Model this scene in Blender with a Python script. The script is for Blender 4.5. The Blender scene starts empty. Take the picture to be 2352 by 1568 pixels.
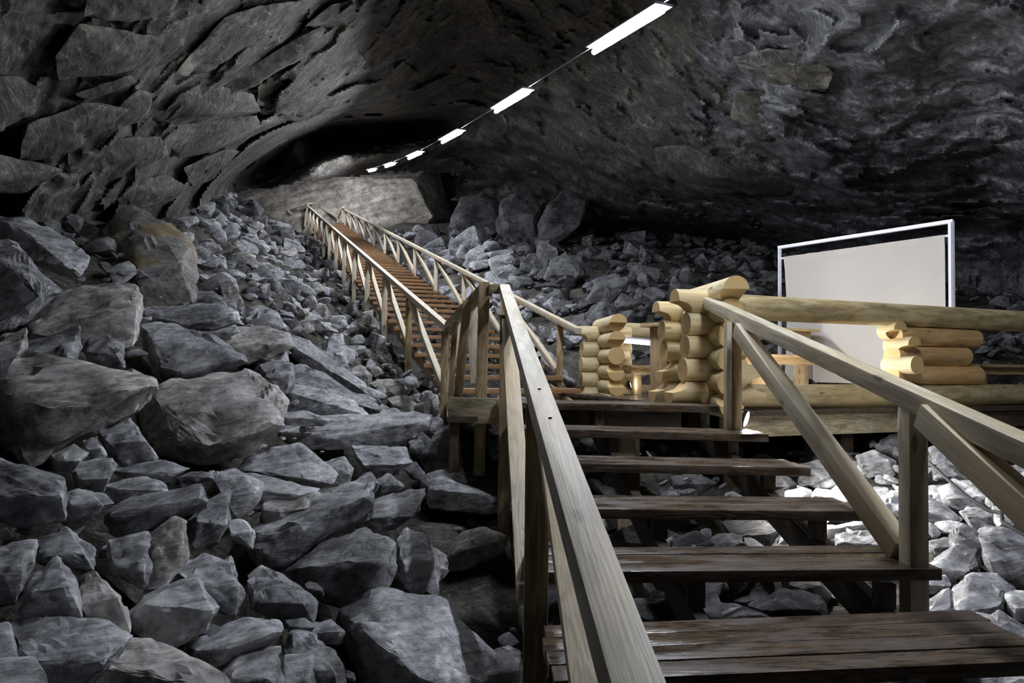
import bpy, bmesh, math, random
from mathutils import Vector, Matrix, noise
R = math.radians
F = 1570.0                      # focal length in pixels of the 2352x1568 frame
scene = bpy.context.scene
COL = scene.collection

# ------------------------------------------------------------------ camera, world, exposure
PITCH, ROLL = R(1.86), 0.012
CAMROT = Matrix.Rotation(math.pi/2 + PITCH, 3, 'X') @ Matrix.Rotation(ROLL, 3, 'Z')
cam = bpy.data.cameras.new('camera')
cam.sensor_width = 36.0
cam.lens = 36.0*F/2352.0
cam.clip_end = 300
cam.clip_start = 0.05
camo = bpy.data.objects.new('camera', cam)
COL.objects.link(camo)
camo.matrix_world = CAMROT.to_4x4()
scene.camera = camo
w = bpy.data.worlds.new('cave_dark')
scene.world = w
w.use_nodes = True
w.node_tree.nodes['Background'].inputs[0].default_value = (0.55, 0.6, 0.75, 1)
w.node_tree.nodes['Background'].inputs[1].default_value = 0.0
scene.view_settings.view_transform = 'Standard'
scene.view_settings.look = 'None'
scene.view_settings.gamma = 1
scene.view_settings.use_curve_mapping = False
scene.view_settings.exposure = 0.1
LAMP_STRENGTH = 380.0
FLOOD_POWER = 100.0

# ------------------------------------------------------------------ helpers
def ray(px, py):
    d = CAMROT @ Vector(((px-1176)/F, -(py-784)/F, -1.0))
    return d/d.y
def P(px, py, Y):
    return ray(px, py)*Y

def tag(o, label=None, cat=None, group=None, kind=None):
    if label: o['label'] = label
    if cat: o['category'] = cat
    if group: o['group'] = group
    if kind: o['kind'] = kind
    return o
def empty(name, loc):
    o = bpy.data.objects.new(name, None)
    COL.objects.link(o); o.location = loc; o.empty_display_size = .2
    return o
def link(name, bm, mats, parent=None, M=None, smooth=None):
    me = bpy.data.meshes.new(name)
    bm.to_mesh(me); bm.free()
    if not isinstance(mats, (list, tuple)): mats = [mats]
    for m in mats: me.materials.append(m)
    if smooth is not None:
        me.polygons.foreach_set('use_smooth', [True]*len(me.polygons))
        if smooth < 179: me.set_sharp_from_angle(angle=R(smooth))
    o = bpy.data.objects.new(name, me)
    COL.objects.link(o)
    M = M or Matrix.Identity(4)
    if parent is not None:
        o.parent = parent
        root = parent
        acc = Matrix.Identity(4)
        while root is not None:
            acc = Matrix(root.matrix_basis) @ acc
            root = root.parent
        M = acc.inverted() @ M
    o.matrix_basis = M
    return o
def frame(p0, p1, up=(0, 0, 1)):
    p0, p1 = Vector(p0), Vector(p1)
    x = (p1-p0).normalized()
    up = Vector(up)
    y = up.cross(x)
    if y.length < 1e-4: y = Vector((0, 1, 0)).cross(x)
    y.normalize()
    z = x.cross(y)
    M = Matrix((x, y, z)).transposed().to_4x4()
    M.translation = p0
    return M, (p1-p0).length
def addbox(bm, x0, x1, y0, y1, z0, z1, bev=.005):
    r = bmesh.ops.create_cube(bm, size=1)
    vs = r['verts']
    for v in vs:
        v.co = Vector(((x0+x1)/2+v.co.x*(x1-x0), (y0+y1)/2+v.co.y*(y1-y0), (z0+z1)/2+v.co.z*(z1-z0)))
    if bev:
        es = list({e for v in vs for e in v.link_edges})
        bmesh.ops.bevel(bm, geom=es, offset=bev, segments=2, profile=.6, affect='EDGES')
def beam(name, p0, p1, w, h, mat, parent, up=(0, 0, 1), bev=.006, bow=0.0, label=None):
    """squared timber from p0 to p1: w across, h along up"""
    M, L = frame(p0, p1, up)
    bm = bmesh.new()
    addbox(bm, 0, L, -w/2, w/2, -h/2, h/2, bev)
    if bow:
        es = [e for e in bm.edges if e.calc_length() > L*.8]
        bmesh.ops.subdivide_edges(bm, edges=es, cuts=8, use_grid_fill=True)
        for v in bm.verts:
            t = v.co.x/L
            v.co.z += bow*math.sin(t*math.pi)
            v.co.y += bow*.4*math.sin(t*math.pi*2)
    o = link(name, bm, mat, parent, M, 40)
    if label: o['label'] = label
    return o
def log(name, p0, p1, r, mat, endmat, parent, e0='flat', e1='flat', S=.16, seg=32, label=None):
    M, L = frame(p0, p1)
    bm = bmesh.new()
    def setback(kind, z):
        q = z/r
        if kind == 'low' and q < 0: return S*math.sqrt(max(0, 1-(1+q)**2))
        if kind == 'high' and q > 0: return S*math.sqrt(max(0, 1-(1-q)**2))
        return 0
    rings = []
    nr = max(3, int(L/.35)+2)
    sd = random.random()*50
    for k in range(nr):
        t = k/(nr-1)
        ring = []
        for i in range(seg):
            a = 2*math.pi*i/seg + math.pi/2
            rr = r*(1+.018*noise.noise(Vector((t*L*1.2+sd, math.cos(a)*.8, math.sin(a)*.8))))
            y, z = rr*math.cos(a), rr*math.sin(a)
            x = t*L
            if k == 0: x = setback(e0, z)
            elif k == nr-1: x = L-setback(e1, z)
            ring.append(bm.verts.new((x, y, z)))
        rings.append(ring)
    for a, b in zip(rings, rings[1:]):
        for i in range(seg):
            j = (i+1) % seg
            bm.faces.new((a[i], b[i], b[j], a[j])).smooth = True
    for ring, fl in ((rings[0], False), (rings[-1], True)):
        for i in range(seg//2):
            a1, a2 = ring[i], ring[i+1]
            b1, b2 = ring[(-i) % seg], ring[(-i-1) % seg]
            vs = [a1, a2, b2, b1] if fl else [b1, b2, a2, a1]
            u = []
            for v in vs:
                if v not in u: u.append(v)
            if len(u) >= 3:
                f = bm.faces.new(u); f.material_index = 1
    bm.normal_update()
    o = link(name, bm, [mat, endmat], parent, M, 40)
    if label: o['label'] = label
    return o
def tube(bm, pts, r, seg=8):
    pts = [Vector(p) for p in pts]
    prev = None; first = None
    for i, p in enumerate(pts):
        d = (pts[min(i+1, len(pts)-1)]-pts[max(i-1, 0)]).normalized()
        a = d.cross(Vector((0, 0, 1)))
        if a.length < 1e-3: a = d.cross(Vector((0, 1, 0)))
        a.normalize(); b = a.cross(d)
        ring = [bm.verts.new(p+(a*math.cos(2*math.pi*k/seg)+b*math.sin(2*math.pi*k/seg))*r) for k in range(seg)]
        if prev:
            for k in range(seg):
                bm.faces.new((prev[k], prev[(k+1) % seg], ring[(k+1) % seg], ring[k]))
        else: first = ring
        prev = ring
    bm.faces.new(first[::-1]); bm.faces.new(prev)

# ------------------------------------------------------------------ materials
def newmat(name):
    m = bpy.data.materials.new(name); m.use_nodes = True
    nt = m.node_tree
    return m, nt, nt.nodes['Principled BSDF']
def N(nt, kind, **kw):
    n = nt.nodes.new(kind)
    for k, v in kw.items():
        if k.startswith('i_'):
            n.inputs[k[2:].replace('_', ' ')].default_value = v
        else: setattr(n, k, v)
    return n
def ramp(nt, stops, src):
    n = nt.nodes.new('ShaderNodeValToRGB')
    e = n.color_ramp.elements
    while len(e) < len(stops): e.new(.5)
    for i, (p, c) in enumerate(stops):
        e[i].position = p; e[i].color = (*c, 1) if len(c) == 3 else c
    nt.links.new(src, n.inputs[0])
    return n.outputs[0]
def mixc(nt, fac, a, b, mode='MIX'):
    n = nt.nodes.new('ShaderNodeMix'); n.data_type = 'RGBA'; n.blend_type = mode
    for s, i in ((fac, 0), (a, 6), (b, 7)):
        if hasattr(s, 'links') or isinstance(s, bpy.types.NodeSocket): nt.links.new(s, n.inputs[i])
        else: n.inputs[i].default_value = s if i == 0 else (*s, 1)
    return n.outputs[2]
def wood(name, c1, c2, stain=(.12, .1, .08), rough=.55, stain_amt=.35, wet=False, grain=1.0, knots=True):
    m, nt, b = newmat(name)
    L = nt.links.new
    tc = N(nt, 'ShaderNodeTexCoord'); oi = N(nt, 'ShaderNodeObjectInfo')
    off = N(nt, 'ShaderNodeVectorMath', operation='MULTIPLY_ADD')
    off.inputs[1].default_value = (1, 1, 1)
    L(tc.outputs['Object'], off.inputs[0])
    sc = N(nt, 'ShaderNodeVectorMath', operation='SCALE'); sc.inputs['Scale'].default_value = 37
    cb = N(nt, 'ShaderNodeCombineXYZ')
    for i in range(3): L(oi.outputs['Random'], cb.inputs[i])
    L(cb.outputs[0], sc.inputs[0]); L(sc.outputs[0], off.inputs[2])
    mp = N(nt, 'ShaderNodeMapping'); mp.inputs['Scale'].default_value = (.8, 6, 6)
    L(off.outputs[0], mp.inputs[0])
    n1 = N(nt, 'ShaderNodeTexNoise', i_Scale=1.6, i_Detail=3, i_Distortion=.6)
    L(mp.outputs[0], n1.inputs['Vector'])
    # growth-ring lines: sine of the warped noise
    mul = N(nt, 'ShaderNodeMath', operation='MULTIPLY'); mul.inputs[1].default_value = 55*grain
    L(n1.outputs[0], mul.inputs[0])
    sn = N(nt, 'ShaderNodeMath', operation='SINE'); L(mul.outputs[0], sn.inputs[0])
    mr = N(nt, 'ShaderNodeMapRange'); mr.inputs[1].default_value = -1
    L(sn.outputs[0], mr.inputs[0])
    mp2 = N(nt, 'ShaderNodeMapping'); mp2.inputs['Scale'].default_value = (2, 60, 60)
    L(off.outputs[0], mp2.inputs[0])
    n2 = N(nt, 'ShaderNodeTexNoise', i_Scale=2.0, i_Detail=4); L(mp2.outputs[0], n2.inputs['Vector'])
    add = N(nt, 'ShaderNodeMath', operation='MULTIPLY_ADD'); add.inputs[1].default_value = .45
    L(mr.outputs[0], add.inputs[0]); L(n2.outputs[0], add.inputs[2])
    base = ramp(nt, [(.32, tuple(x*.82 for x in c1)), (.55, c1), (.85, c2)], add.outputs[0])
    n3 = N(nt, 'ShaderNodeTexNoise', i_Scale=3.5, i_Detail=6, i_Roughness=.65)
    mp3 = N(nt, 'ShaderNodeMapping'); mp3.inputs['Scale'].default_value = (.6, 2, 2)
    L(off.outputs[0], mp3.inputs[0]); L(mp3.outputs[0], n3.inputs['Vector'])
    sf = ramp(nt, [(.45, (0, 0, 0)), (.72, (stain_amt*2,)*3)], n3.outputs[0])
    n5 = N(nt, 'ShaderNodeTexNoise', i_Scale=1.3, i_Detail=3); L(mp3.outputs[0], n5.inputs['Vector'])
    af = ramp(nt, [(.45, (0, 0, 0)), (.68, (.55, .55, .55))], n5.outputs[0])
    base = mixc(nt, af, base, tuple(x*y for x, y in zip(c2, (1.02, .84, .58))))
    col = mixc(nt, sf, base, stain)
    if knots:
        vo = N(nt, 'ShaderNodeTexVoronoi', i_Scale=1.0)
        mk = N(nt, 'ShaderNodeMapping'); mk.inputs['Scale'].default_value = (1.7, 5, 5)
        L(off.outputs[0], mk.inputs[0]); L(mk.outputs[0], vo.inputs['Vector'])
        kf = ramp(nt, [(.07, (.8, .8, .8)), (.11, (0, 0, 0))], vo.outputs['Distance'])
        col = mixc(nt, kf, col, tuple(x*.35 for x in c1))
    L(col, b.inputs['Base Color'])
    if wet:
        rr = ramp(nt, [(.42, (.16,)*3), (.6, (.5,)*3)], n3.outputs[0])
        L(rr, b.inputs['Roughness'])
    else: b.inputs['Roughness'].default_value = rough
    b.inputs['Specular IOR Level'].default_value = .4
    bp = N(nt, 'ShaderNodeBump', i_Strength=.35, i_Distance=.004)
    L(add.outputs[0], bp.inputs['Height']); L(bp.outputs[0], b.inputs['Normal'])
    return m
def rockmat(name, dark, mid, light, scale=1.0, stain=None, bump=1.0, rough=.75, spec=.35):
    m, nt, b = newmat(name)
    L = nt.links.new
    geo = N(nt, 'ShaderNodeNewGeometry')
    mp = N(nt, 'ShaderNodeMapping'); mp.inputs['Scale'].default_value = (scale, scale, scale)
    mp.inputs['Rotation'].default_value = (.5, .3, .2)
    L(geo.outputs['Position'], mp.inputs[0])
    v = mp.outputs[0]
    n1 = N(nt, 'ShaderNodeTexNoise', i_Scale=1.6, i_Detail=9, i_Roughness=.62, i_Distortion=.3); L(v, n1.inputs['Vector'])
    n2 = N(nt, 'ShaderNodeTexNoise', i_Scale=14, i_Detail=8, i_Roughness=.7); L(v, n2.inputs['Vector'])
    mp2 = N(nt, 'ShaderNodeMapping'); mp2.inputs['Scale'].default_value = (1, 1, 5); mp2.inputs['Rotation'].default_value = (.3, -.5, .2)
    L(v, mp2.inputs[0])
    n3 = N(nt, 'ShaderNodeTexNoise', i_Scale=4, i_Detail=7, i_Roughness=.6, i_Distortion=.5); L(mp2.outputs[0], n3.inputs['Vector'])
    base = ramp(nt, [(.32, dark), (.5, mid), (.72, light)], n1.outputs[0])
    f2 = ramp(nt, [(.36, (.42,)*3), (.64, (1.45,)*3)], n2.outputs[0])
    col = mixc(nt, 1.0, base, f2, 'MULTIPLY')
    f3 = ramp(nt, [(.4, (.7,)*3), (.62, (1.15,)*3)], n3.outputs[0])
    col = mixc(nt, 1.0, col, f3, 'MULTIPLY')
    pe = ramp(nt, [(.5, (1, 1, 1)), (.56, (1.7, 1.7, 1.7))], geo.outputs['Pointiness'])
    col = mixc(nt, 1.0, col, pe, 'MULTIPLY')
    oi = N(nt, 'ShaderNodeObjectInfo')
    f4 = ramp(nt, [(0, (.72, .72, .72)), (1, (1.3, 1.3, 1.3))], oi.outputs['Random'])
    col = mixc(nt, 1.0, col, f4, 'MULTIPLY')
    # pale calcite veins
    vn = N(nt, 'ShaderNodeTexNoise', i_Scale=2.3, i_Detail=5, i_Distortion=1.2); L(v, vn.inputs['Vector'])
    vm = N(nt, 'ShaderNodeMath', operation='SUBTRACT'); vm.inputs[1].default_value = .5; L(vn.outputs[0], vm.inputs[0])
    va = N(nt, 'ShaderNodeMath', operation='ABSOLUTE'); L(vm.outputs[0], va.inputs[0])
    vf = ramp(nt, [(0, (.35,)*3), (.006, (0, 0, 0))], va.outputs[0])
    col = mixc(nt, vf, col, (.5, .5, .5))
    if bump <= 1.0:
        dn = N(nt, 'ShaderNodeTexNoise', i_Scale=2.7, i_Detail=10, i_Roughness=.74, i_Distortion=.4); L(v, dn.inputs['Vector'])
        df = ramp(nt, [(.49, (0, 0, 0)), (.60, (.4,)*3)], dn.outputs[0])
        col = mixc(nt, df, col, tuple(min(.6, x*1.45) for x in light))
    if stain:
        ns = N(nt, 'ShaderNodeTexNoise', i_Scale=stain[1], i_Detail=5); L(v, ns.inputs['Vector'])
        fs = ramp(nt, [(stain[2], (0, 0, 0)), (stain[2]+.12, (.8,)*3)], ns.outputs[0])
        col = mixc(nt, fs, col, stain[0])
    L(col, b.inputs['Base Color'])
    b.inputs['Roughness'].default_value = rough
    b.inputs['Specular IOR Level'].default_value = spec
    b1 = N(nt, 'ShaderNodeBump', i_Strength=.55*bump, i_Distance=.05/scale); L(n3.outputs[0], b1.inputs['Height'])
    b2 = N(nt, 'ShaderNodeBump', i_Strength=.6*bump, i_Distance=.012/scale); L(n2.outputs[0], b2.inputs['Height']); L(b1.outputs[0], b2.inputs['Normal'])
    L(b2.outputs[0], b.inputs['Normal'])
    return m
def plain(name, c, rough=.5, metal=0.0, emit=None, es=0):
    m, nt, b = newmat(name)
    b.inputs['Base Color'].default_value = (*c, 1)
    b.inputs['Roughness'].default_value = rough
    b.inputs['Metallic'].default_value = metal
    n = N(nt, 'ShaderNodeTexNoise', i_Scale=30.0, i_Detail=3)
    bp = N(nt, 'ShaderNodeBump', i_Strength=.08, i_Distance=.002)
    nt.links.new(n.outputs[0], bp.inputs['Height']); nt.links.new(bp.outputs[0], b.inputs['Normal'])
    if emit:
        b.inputs['Emission Color'].default_value = (*emit, 1)
        b.inputs['Emission Strength'].default_value = es
    return m
def endgrain():
    m, nt, b = newmat('log_end_grain')
    L = nt.links.new
    tc = N(nt, 'ShaderNodeTexCoord')
    sp = N(nt, 'ShaderNodeSeparateXYZ'); L(tc.outputs['Object'], sp.inputs[0])
    cb = N(nt, 'ShaderNodeCombineXYZ'); L(sp.outputs[1], cb.inputs[1]); L(sp.outputs[2], cb.inputs[2])
    wv = N(nt, 'ShaderNodeTexWave', wave_type='RINGS', rings_direction='X'); wv.inputs['Scale'].default_value = 22
    wv.inputs['Distortion'].default_value = 1.2; wv.inputs['Detail'].default_value = 2
    L(cb.outputs[0], wv.inputs['Vector'])
    c = ramp(nt, [(0, (.56, .36, .15)), (1, (.66, .46, .2))], wv.outputs[0])
    n = N(nt, 'ShaderNodeTexNoise', i_Scale=9, i_Detail=4); L(tc.outputs['Object'], n.inputs['Vector'])
    f = ramp(nt, [(.4, (0, 0, 0)), (.7, (.6,)*3)], n.outputs[0])
    c = mixc(nt, f, c, (.52, .42, .2))
    L(c, b.inputs['Base Color']); b.inputs['Roughness'].default_value = .7
    return m

M_rail = wood('weathered_rail_wood', (.48, .425, .31), (.63, .575, .44), (.30, .27, .21), .45, .3, grain=.35)
M_post = wood('post_wood', (.26, .18, .09), (.42, .32, .18), (.10, .08, .05), .6, .4, grain=.5)
M_brace = wood('pale_brace_wood', (.52, .46, .34), (.68, .62, .5), (.42, .37, .28), .6, .2)
M_tread = wood('wet_tread_wood', (.040, .030, .022), (.110, .080, .056), (.13, .115, .105), .3, .3, wet=True)
M_tread2 = wood('dry_tread_wood', (.24, .13, .06), (.36, .21, .10), (.14, .08, .045), .6, .3)
M_log = wood('peeled_log_wood', (.57, .475, .27), (.69, .60, .37), (.46, .40, .25), .55, .25, grain=.5)
M_logold = wood('stained_log_wood', (.44, .35, .18), (.6, .5, .28), (.2, .15, .08), .55, .45, grain=.5)
M_logor = wood('orange_log_wood', (.56, .36, .15), (.68, .47, .23), (.45, .28, .12), .55, .25, grain=.5)
M_end = endgrain()
M_plank = wood('stained_plank_wood', (.42, .35, .22), (.6, .53, .36), (.16, .12, .07), .6, .5)
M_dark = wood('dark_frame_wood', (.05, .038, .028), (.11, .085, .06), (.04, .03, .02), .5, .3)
M_bench = wood('bench_wood', (.42, .30, .16), (.58, .45, .27), (.3, .22, .12), .55, .2)
M_rock = rockmat('fractured_grey_rock', (.10, .102, .11), (.27, .273, .287), (.46, .46, .465))
M_rockb = rockmat('brownish_grey_rock', (.11, .107, .10), (.28, .27, .25), (.45, .435, .40))
M_rocks = rockmat('ochre_stained_rock', (.06, .06, .062), (.14, .135, .125), (.24, .23, .2), stain=((.22, .16, .06), 1.6, .50))
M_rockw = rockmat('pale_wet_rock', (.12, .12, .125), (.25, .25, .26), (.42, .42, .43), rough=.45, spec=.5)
M_shaderock = rockmat('painted_shade_rock', (.025, .025, .026), (.075, .075, .078), (.17, .17, .172), scale=.8)  # grey rock with the dim light of far and covered spots painted in
M_ceil = rockmat('cave_ceiling_rock', (.018, .0165, .014), (.06, .055, .046), (.14, .13, .11), scale=.55, bump=1.6)
M_wallr = rockmat('wet_bluish_wall_rock', (.03, .031, .033), (.09, .092, .097), (.22, .222, .23), scale=.7, bump=1.8, rough=.5, spec=.5)
M_back = rockmat('buff_wall_rock', (.15, .133, .115), (.30, .272, .235), (.44, .40, .345), scale=.16, bump=1.4)
M_soil = rockmat('dusty_ground', (.025, .023, .02), (.06, .056, .048), (.12, .112, .095), scale=1.3, bump=1.6, rough=.9, spec=.15)
M_alu = plain('white_painted_tube', (.78, .8, .88), .35, .2)
M_black = plain('black_plastic', (.010, .010, .011), .8)
M_grey = plain('lamp_housing_grey', (.35, .36, .38), .5)
M_steel = plain('bolt_steel', (.55, .55, .57), .3, 1.0)
M_tube = plain('glowing_tube', (1, 1, 1), .5, 0, (.86, .90, 1.0), LAMP_STRENGTH)
M_tube2 = plain('glowing_tube_pavilion', (1, 1, 1), .5, 0, (.95, .95, 1.0), 5)
M_flood = plain('floodlight_glass', (1, 1, 1), .4, 0, (1.0, .97, .92), 12)
def fabric():
    m, nt, b = newmat('screen_fabric')
    n = N(nt, 'ShaderNodeTexNoise', i_Scale=2.0, i_Detail=3)
    c = ramp(nt, [(.3, (.76, .73, .68)), (.7, (.82, .79, .74))], n.outputs[0])
    nt.links.new(c, b.inputs['Base Color']); b.inputs['Roughness'].default_value = .85
    return m
M_fab = fabric()

# ------------------------------------------------------------------ terrain
U = Vector((-.347, .938)); V = Vector((.938, .347))       # upper flight: run and cross directions
L0 = Vector((-.906, 9.515))                               # left end of its first tread
def interp(x, pts):
    if x <= pts[0][0]: return pts[0][1]
    for (a, b), (c, d) in zip(pts, pts[1:]):
        if x <= c: return b+(d-b)*(x-a)/(c-a)
    return pts[-1][1]
def sm(x, a, b):
    t = min(1, max(0, (x-a)/(b-a))); return t*t*(3-2*t)
def ground(X, Y):
    d = Vector((X, Y))-L0
    s = d.dot(U)
    bs = interp(s, [(-14, -2.1), (-7, -1.85), (-3.3, -1.5), (0, -.85), (33, 7.8), (45, 8.6)])
    if s > 34: bs = interp(s, [(34, 8.06), (60, 9.5)])
    xb = interp(Y, [(-5, .3), (0, .2), (6.5, -.15), (8.5, -.75), (9.5, -.95), (60, -.95-.37*50.5)])
    l = max(0, (xb-X)*.94-.45)
    z = bs+.50*l+.05*max(0, l-5)
    if X > xb:
        k = sm(Y, 8.5, 12)
        xr = interp(Y, [(0, 2.15), (10.27, 1.2), (60, 1.2-.37*49.7)])
        r = max(0, X-xr)
        flat = interp(Y, [(0, -1.75), (4, -1.5), (8, -1.25), (12, -1.0)])+.12*max(0, X-2.2)
        hi = bs+.36*min(r, 3.2)+.07*max(0, r-3.2)
        z2 = flat*(1-k)+hi*k
        kk = sm(X, xb+.2, xb+1.4)
        z = z*(1-kk)+z2*kk
    return z
def hit(px, py, ymin=1.0, ymax=60):
    r = ray(px, py)
    Y = ymin
    while Y < ymax:
        if r.z*Y < ground(r.x*Y, Y): return Y
        Y *= 1.01
    return None

def vor(p, a, k, soft=0):
    """faceted fracture blocks: every cell gets its own tilted plane"""
    d, pts = noise.voronoi(p)
    if soft:
        h1, h2 = plane(p, pts[0], a, k), plane(p, pts[1], a, k)
        t = .5+.5*sm(d[1]-d[0], 0, soft)
        return h1*t+h2*(1-t)
    return plane(p, pts[0], a, k)
def plane(p, c, a, k):
    s1 = math.sin(c.x*127.1+c.y*311.7+c.z*74.7)*43758.5; s1 -= math.floor(s1)
    s2 = math.sin(c.x*269.5+c.y*183.3+c.z*246.1)*43758.5; s2 -= math.floor(s2)
    s3 = math.sin(c.x*113.5+c.y*271.9+c.z*124.6)*43758.5; s3 -= math.floor(s3)
    s4 = math.sin(c.x*83.5+c.y*71.9+c.z*324.6)*43758.5; s4 -= math.floor(s4)
    q = p-c
    return a*(s1-.5)+k*(q.x*(s2-.5)+q.y*(s3-.5)+q.z*(s4-.5))

def build_floor():
    bm = bmesh.new()
    ys = []
    y = .3
    while y < 56: ys.append(y); y += .11+.012*y
    nx = 170
    grid = []
    for Y in ys:
        row = []
        for i in range(nx):
            t = i/(nx-1)
            X = (-1.15+2.2*t)*(Y+3.5)
            z = ground(X, Y)
            p = Vector((X, Y, z))
            dz = vor(p*1.6, .28, .5)+.10*noise.fractal(p*1.5, 1, 2, 4)
            row.append(bm.verts.new((X, Y, z+dz*.6-.12-.28*sm(interp(Y, [(0, .2), (6.5, -.15), (8.5, -.75), (9.5, -.95), (60, -19.6)])-X, .5, 1.0)*(1-sm(Y, 7.5, 10)))))
        grid.append(row)
    for a, b in zip(grid, grid[1:]):
        for i in range(nx-1):
            bm.faces.new((a[i], a[i+1], b[i+1], b[i]))
    o = link('floor', bm, M_soil, None, None, 50)
    tag(o, kind='structure')
build_floor()

# ------------------------------------------------------------------ cave shell
XS = [-1600, -900, -400, 0, 300, 600, 900, 1100, 1400, 1700, 2000, 2352, 2900, 3900]
YS = [-2600, -1300, -600, -200, 0, 200, 400, 560, 760, 900]
DT = [
 [1.3, 1.5, 1.6, 1.8, 1.9, 2.0, 2.1, 2.2, 2.2, 2.1, 2.0, 1.8, 1.5, 1.3],
 [1.8, 2.1, 2.4, 2.7, 2.9, 3.2, 3.6, 3.8, 3.8, 3.6, 3.3, 3.0, 2.5, 1.9],
 [2.2, 2.7, 3.3, 3.8, 4.2, 4.9, 5.6, 6.0, 5.8, 5.4, 4.9, 4.3, 3.4, 2.4],
 [2.6, 3.2, 4.1, 5.0, 6.0, 7.4, 9.2, 11, 9.5, 8.0, 7.0, 6.2, 4.6, 2.8],
 [2.8, 3.5, 4.5, 5.7, 7.0, 9.0, 12, 15, 12.5, 9.6, 8.3, 7.5, 5.4, 3.1],
 [3.0, 3.7, 4.8, 6.5, 8.5, 12, 17, 21, 17, 12.4, 10.3, 9.2, 6.2, 3.4],
 [3.1, 3.9, 5.2, 7.4, 10.8, 20, 29, 33, 25, 18, 14, 11.8, 7.2, 3.7],
 [3.2, 4.0, 5.5, 8.4, 13.5, 26, 40, 40, 34, 28, 21, 16.5, 8.5, 4.0],
 [3.3, 4.1, 5.7, 8.8, 14, 30, 44, 44, 36, 30, 23, 18, 9, 4.2],
 [3.3, 4.1, 5.7, 8.8, 14, 30, 44, 44, 36, 30, 23, 18, 9, 4.2]]
LIPX = [(380, 520), (480, 455), (560, 436), (660, 420), (760, 407), (850, 397), (900, 391), (1010, 394), (1120, 400)]
def shell_depth(x, y):
    j = 0
    while j < len(YS)-2 and y > YS[j+1]: j += 1
    i = 0
    while i < len(XS)-2 and x > XS[i+1]: i += 1
    tx = min(1, max(0, (x-XS[i])/(XS[i+1]-XS[i]))); ty = min(1, max(0, (y-YS[j])/(YS[j+1]-YS[j])))
    def cr(a, b, c, d, t):
        return .5*(2*b+(c-a)*t+(2*a-5*b+4*c-d)*t*t+(3*b-a-3*c+d)*t**3)
    rows = []
    for jj in (j-1, j, j+1, j+2):
        r = DT[min(len(DT)-1, max(0, jj))]
        g = [math.log(r[min(len(r)-1, max(0, ii))]) for ii in (i-1, i, i+1, i+2)]
        rows.append(cr(*g, tx))
    d = math.exp(cr(*rows, ty))
    # cavities under the hanging slabs
    for cx, cy, rx, ry, ang, amp in ((640, 370, 150, 34, -.5, .5), (880, 300, 170, 30, -.12, .45), (1600, 590, 330, 60, .05, .25)):
        ca, sa = math.cos(ang), math.sin(ang)
        u = ((x-cx)*ca+(y-cy)*sa)/rx; v = (-(x-cx)*sa+(y-cy)*ca)/ry
        d *= 1+amp*math.exp(-(u*u+v*v))
    return d
def finish_rock(bm, size, seed, cuts=6, amp=1.0):
    bmesh.ops.triangulate(bm, faces=bm.faces[:])
    bmesh.ops.subdivide_edges(bm, edges=bm.edges[:], cuts=cuts, use_grid_fill=True)
    for _ in range(1):
        bmesh.ops.smooth_vert(bm, verts=bm.verts[:], factor=.5, use_axis_x=True, use_axis_y=True, use_axis_z=True)
    bm.normal_update()
    o = Vector((seed*3.7, seed*1.3, seed*7.1))
    for v in bm.verts:
        p = v.co/size
        d = .05*vor(p*2.4+o, 1, 2.2, .12)+.02*noise.fractal(p*5+o, .8, 2.1, 4)
        d += .022*vor(Vector((p.x*2, p.y*2, p.z*8))+o, 1, .8, .15)
        v.co += v.normal*d*size*amp
    bm.normal_update()
def hull(bm, pts):
    for p in pts: bm.verts.new(p)
    r = bmesh.ops.convex_hull(bm, input=bm.verts[:])
    bad = [g for g in r['geom_interior'] if isinstance(g, bmesh.types.BMVert)]
    bmesh.ops.delete(bm, geom=bad, context='VERTS')
    loose = [v for v in bm.verts if not v.link_faces]
    bmesh.ops.delete(bm, geom=loose, context='VERTS')
SLABS = [
 [(125,130),(180,55),(300,70),(375,85),(365,120),(300,165),(130,185)],
 [(430,130),(520,40),(600,10),(700,0),(640,70),(560,110),(480,165),(400,170)],
 [(480,240),(520,180),(600,140),(740,60),(760,70),(745,100),(600,180),(560,200),(500,230)],
 [(590,200),(640,140),(730,90),(800,85),(840,140),(780,180),(700,270),(640,260),(590,240)],
 [(330,200),(480,190),(580,215),(600,255),(480,280),(390,285),(340,270)],
 [(240,270),(320,205),(350,215),(340,270),(250,300)],
 [(390,290),(500,270),(590,265),(600,290),(560,330),(480,345),(410,365),(390,340)],
 [(640,268),(740,205),(800,190),(830,200),(760,250),(690,282)],
 [(-60,170),(40,175),(90,205),(80,260),(0,300),(-60,300)],
 [(60,285),(200,232),(300,250),(230,310),(120,360),(40,372)],
 [(130,380),(250,320),(370,310),(390,350),(300,400),(180,440)],
 [(420,385),(520,340),(565,350),(520,400),(440,430)],
 [(780,100),(880,30),(1000,50),(940,130),(860,150)],
 [(620,385),(680,320),(722,325),(700,380),(640,398)],
 [(170,215),(300,172),(315,190),(200,232)],
 [(800,160),(900,125),(965,170),(900,230),(830,205)],
 [(700,60),(760,10),(860,-10),(870,30),(790,80)],
 [(200,-40),(420,-40),(400,20),(300,50),(190,40)],
 [(-60,340),(60,380),(150,390),(60,440),(-60,450)],
 [(250,430),(380,400),(440,430),(380,470),(280,480)],
 [(1680,130),(1760,110),(1860,120),(1920,170),(1900,210),(1800,200),(1700,165)],
 [(1690,205),(1790,212),(1830,300),(1750,330),(1680,270)],
 [(1500,335),(1700,320),(1850,380),(1820,450),(1620,445),(1510,400)],
]
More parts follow.
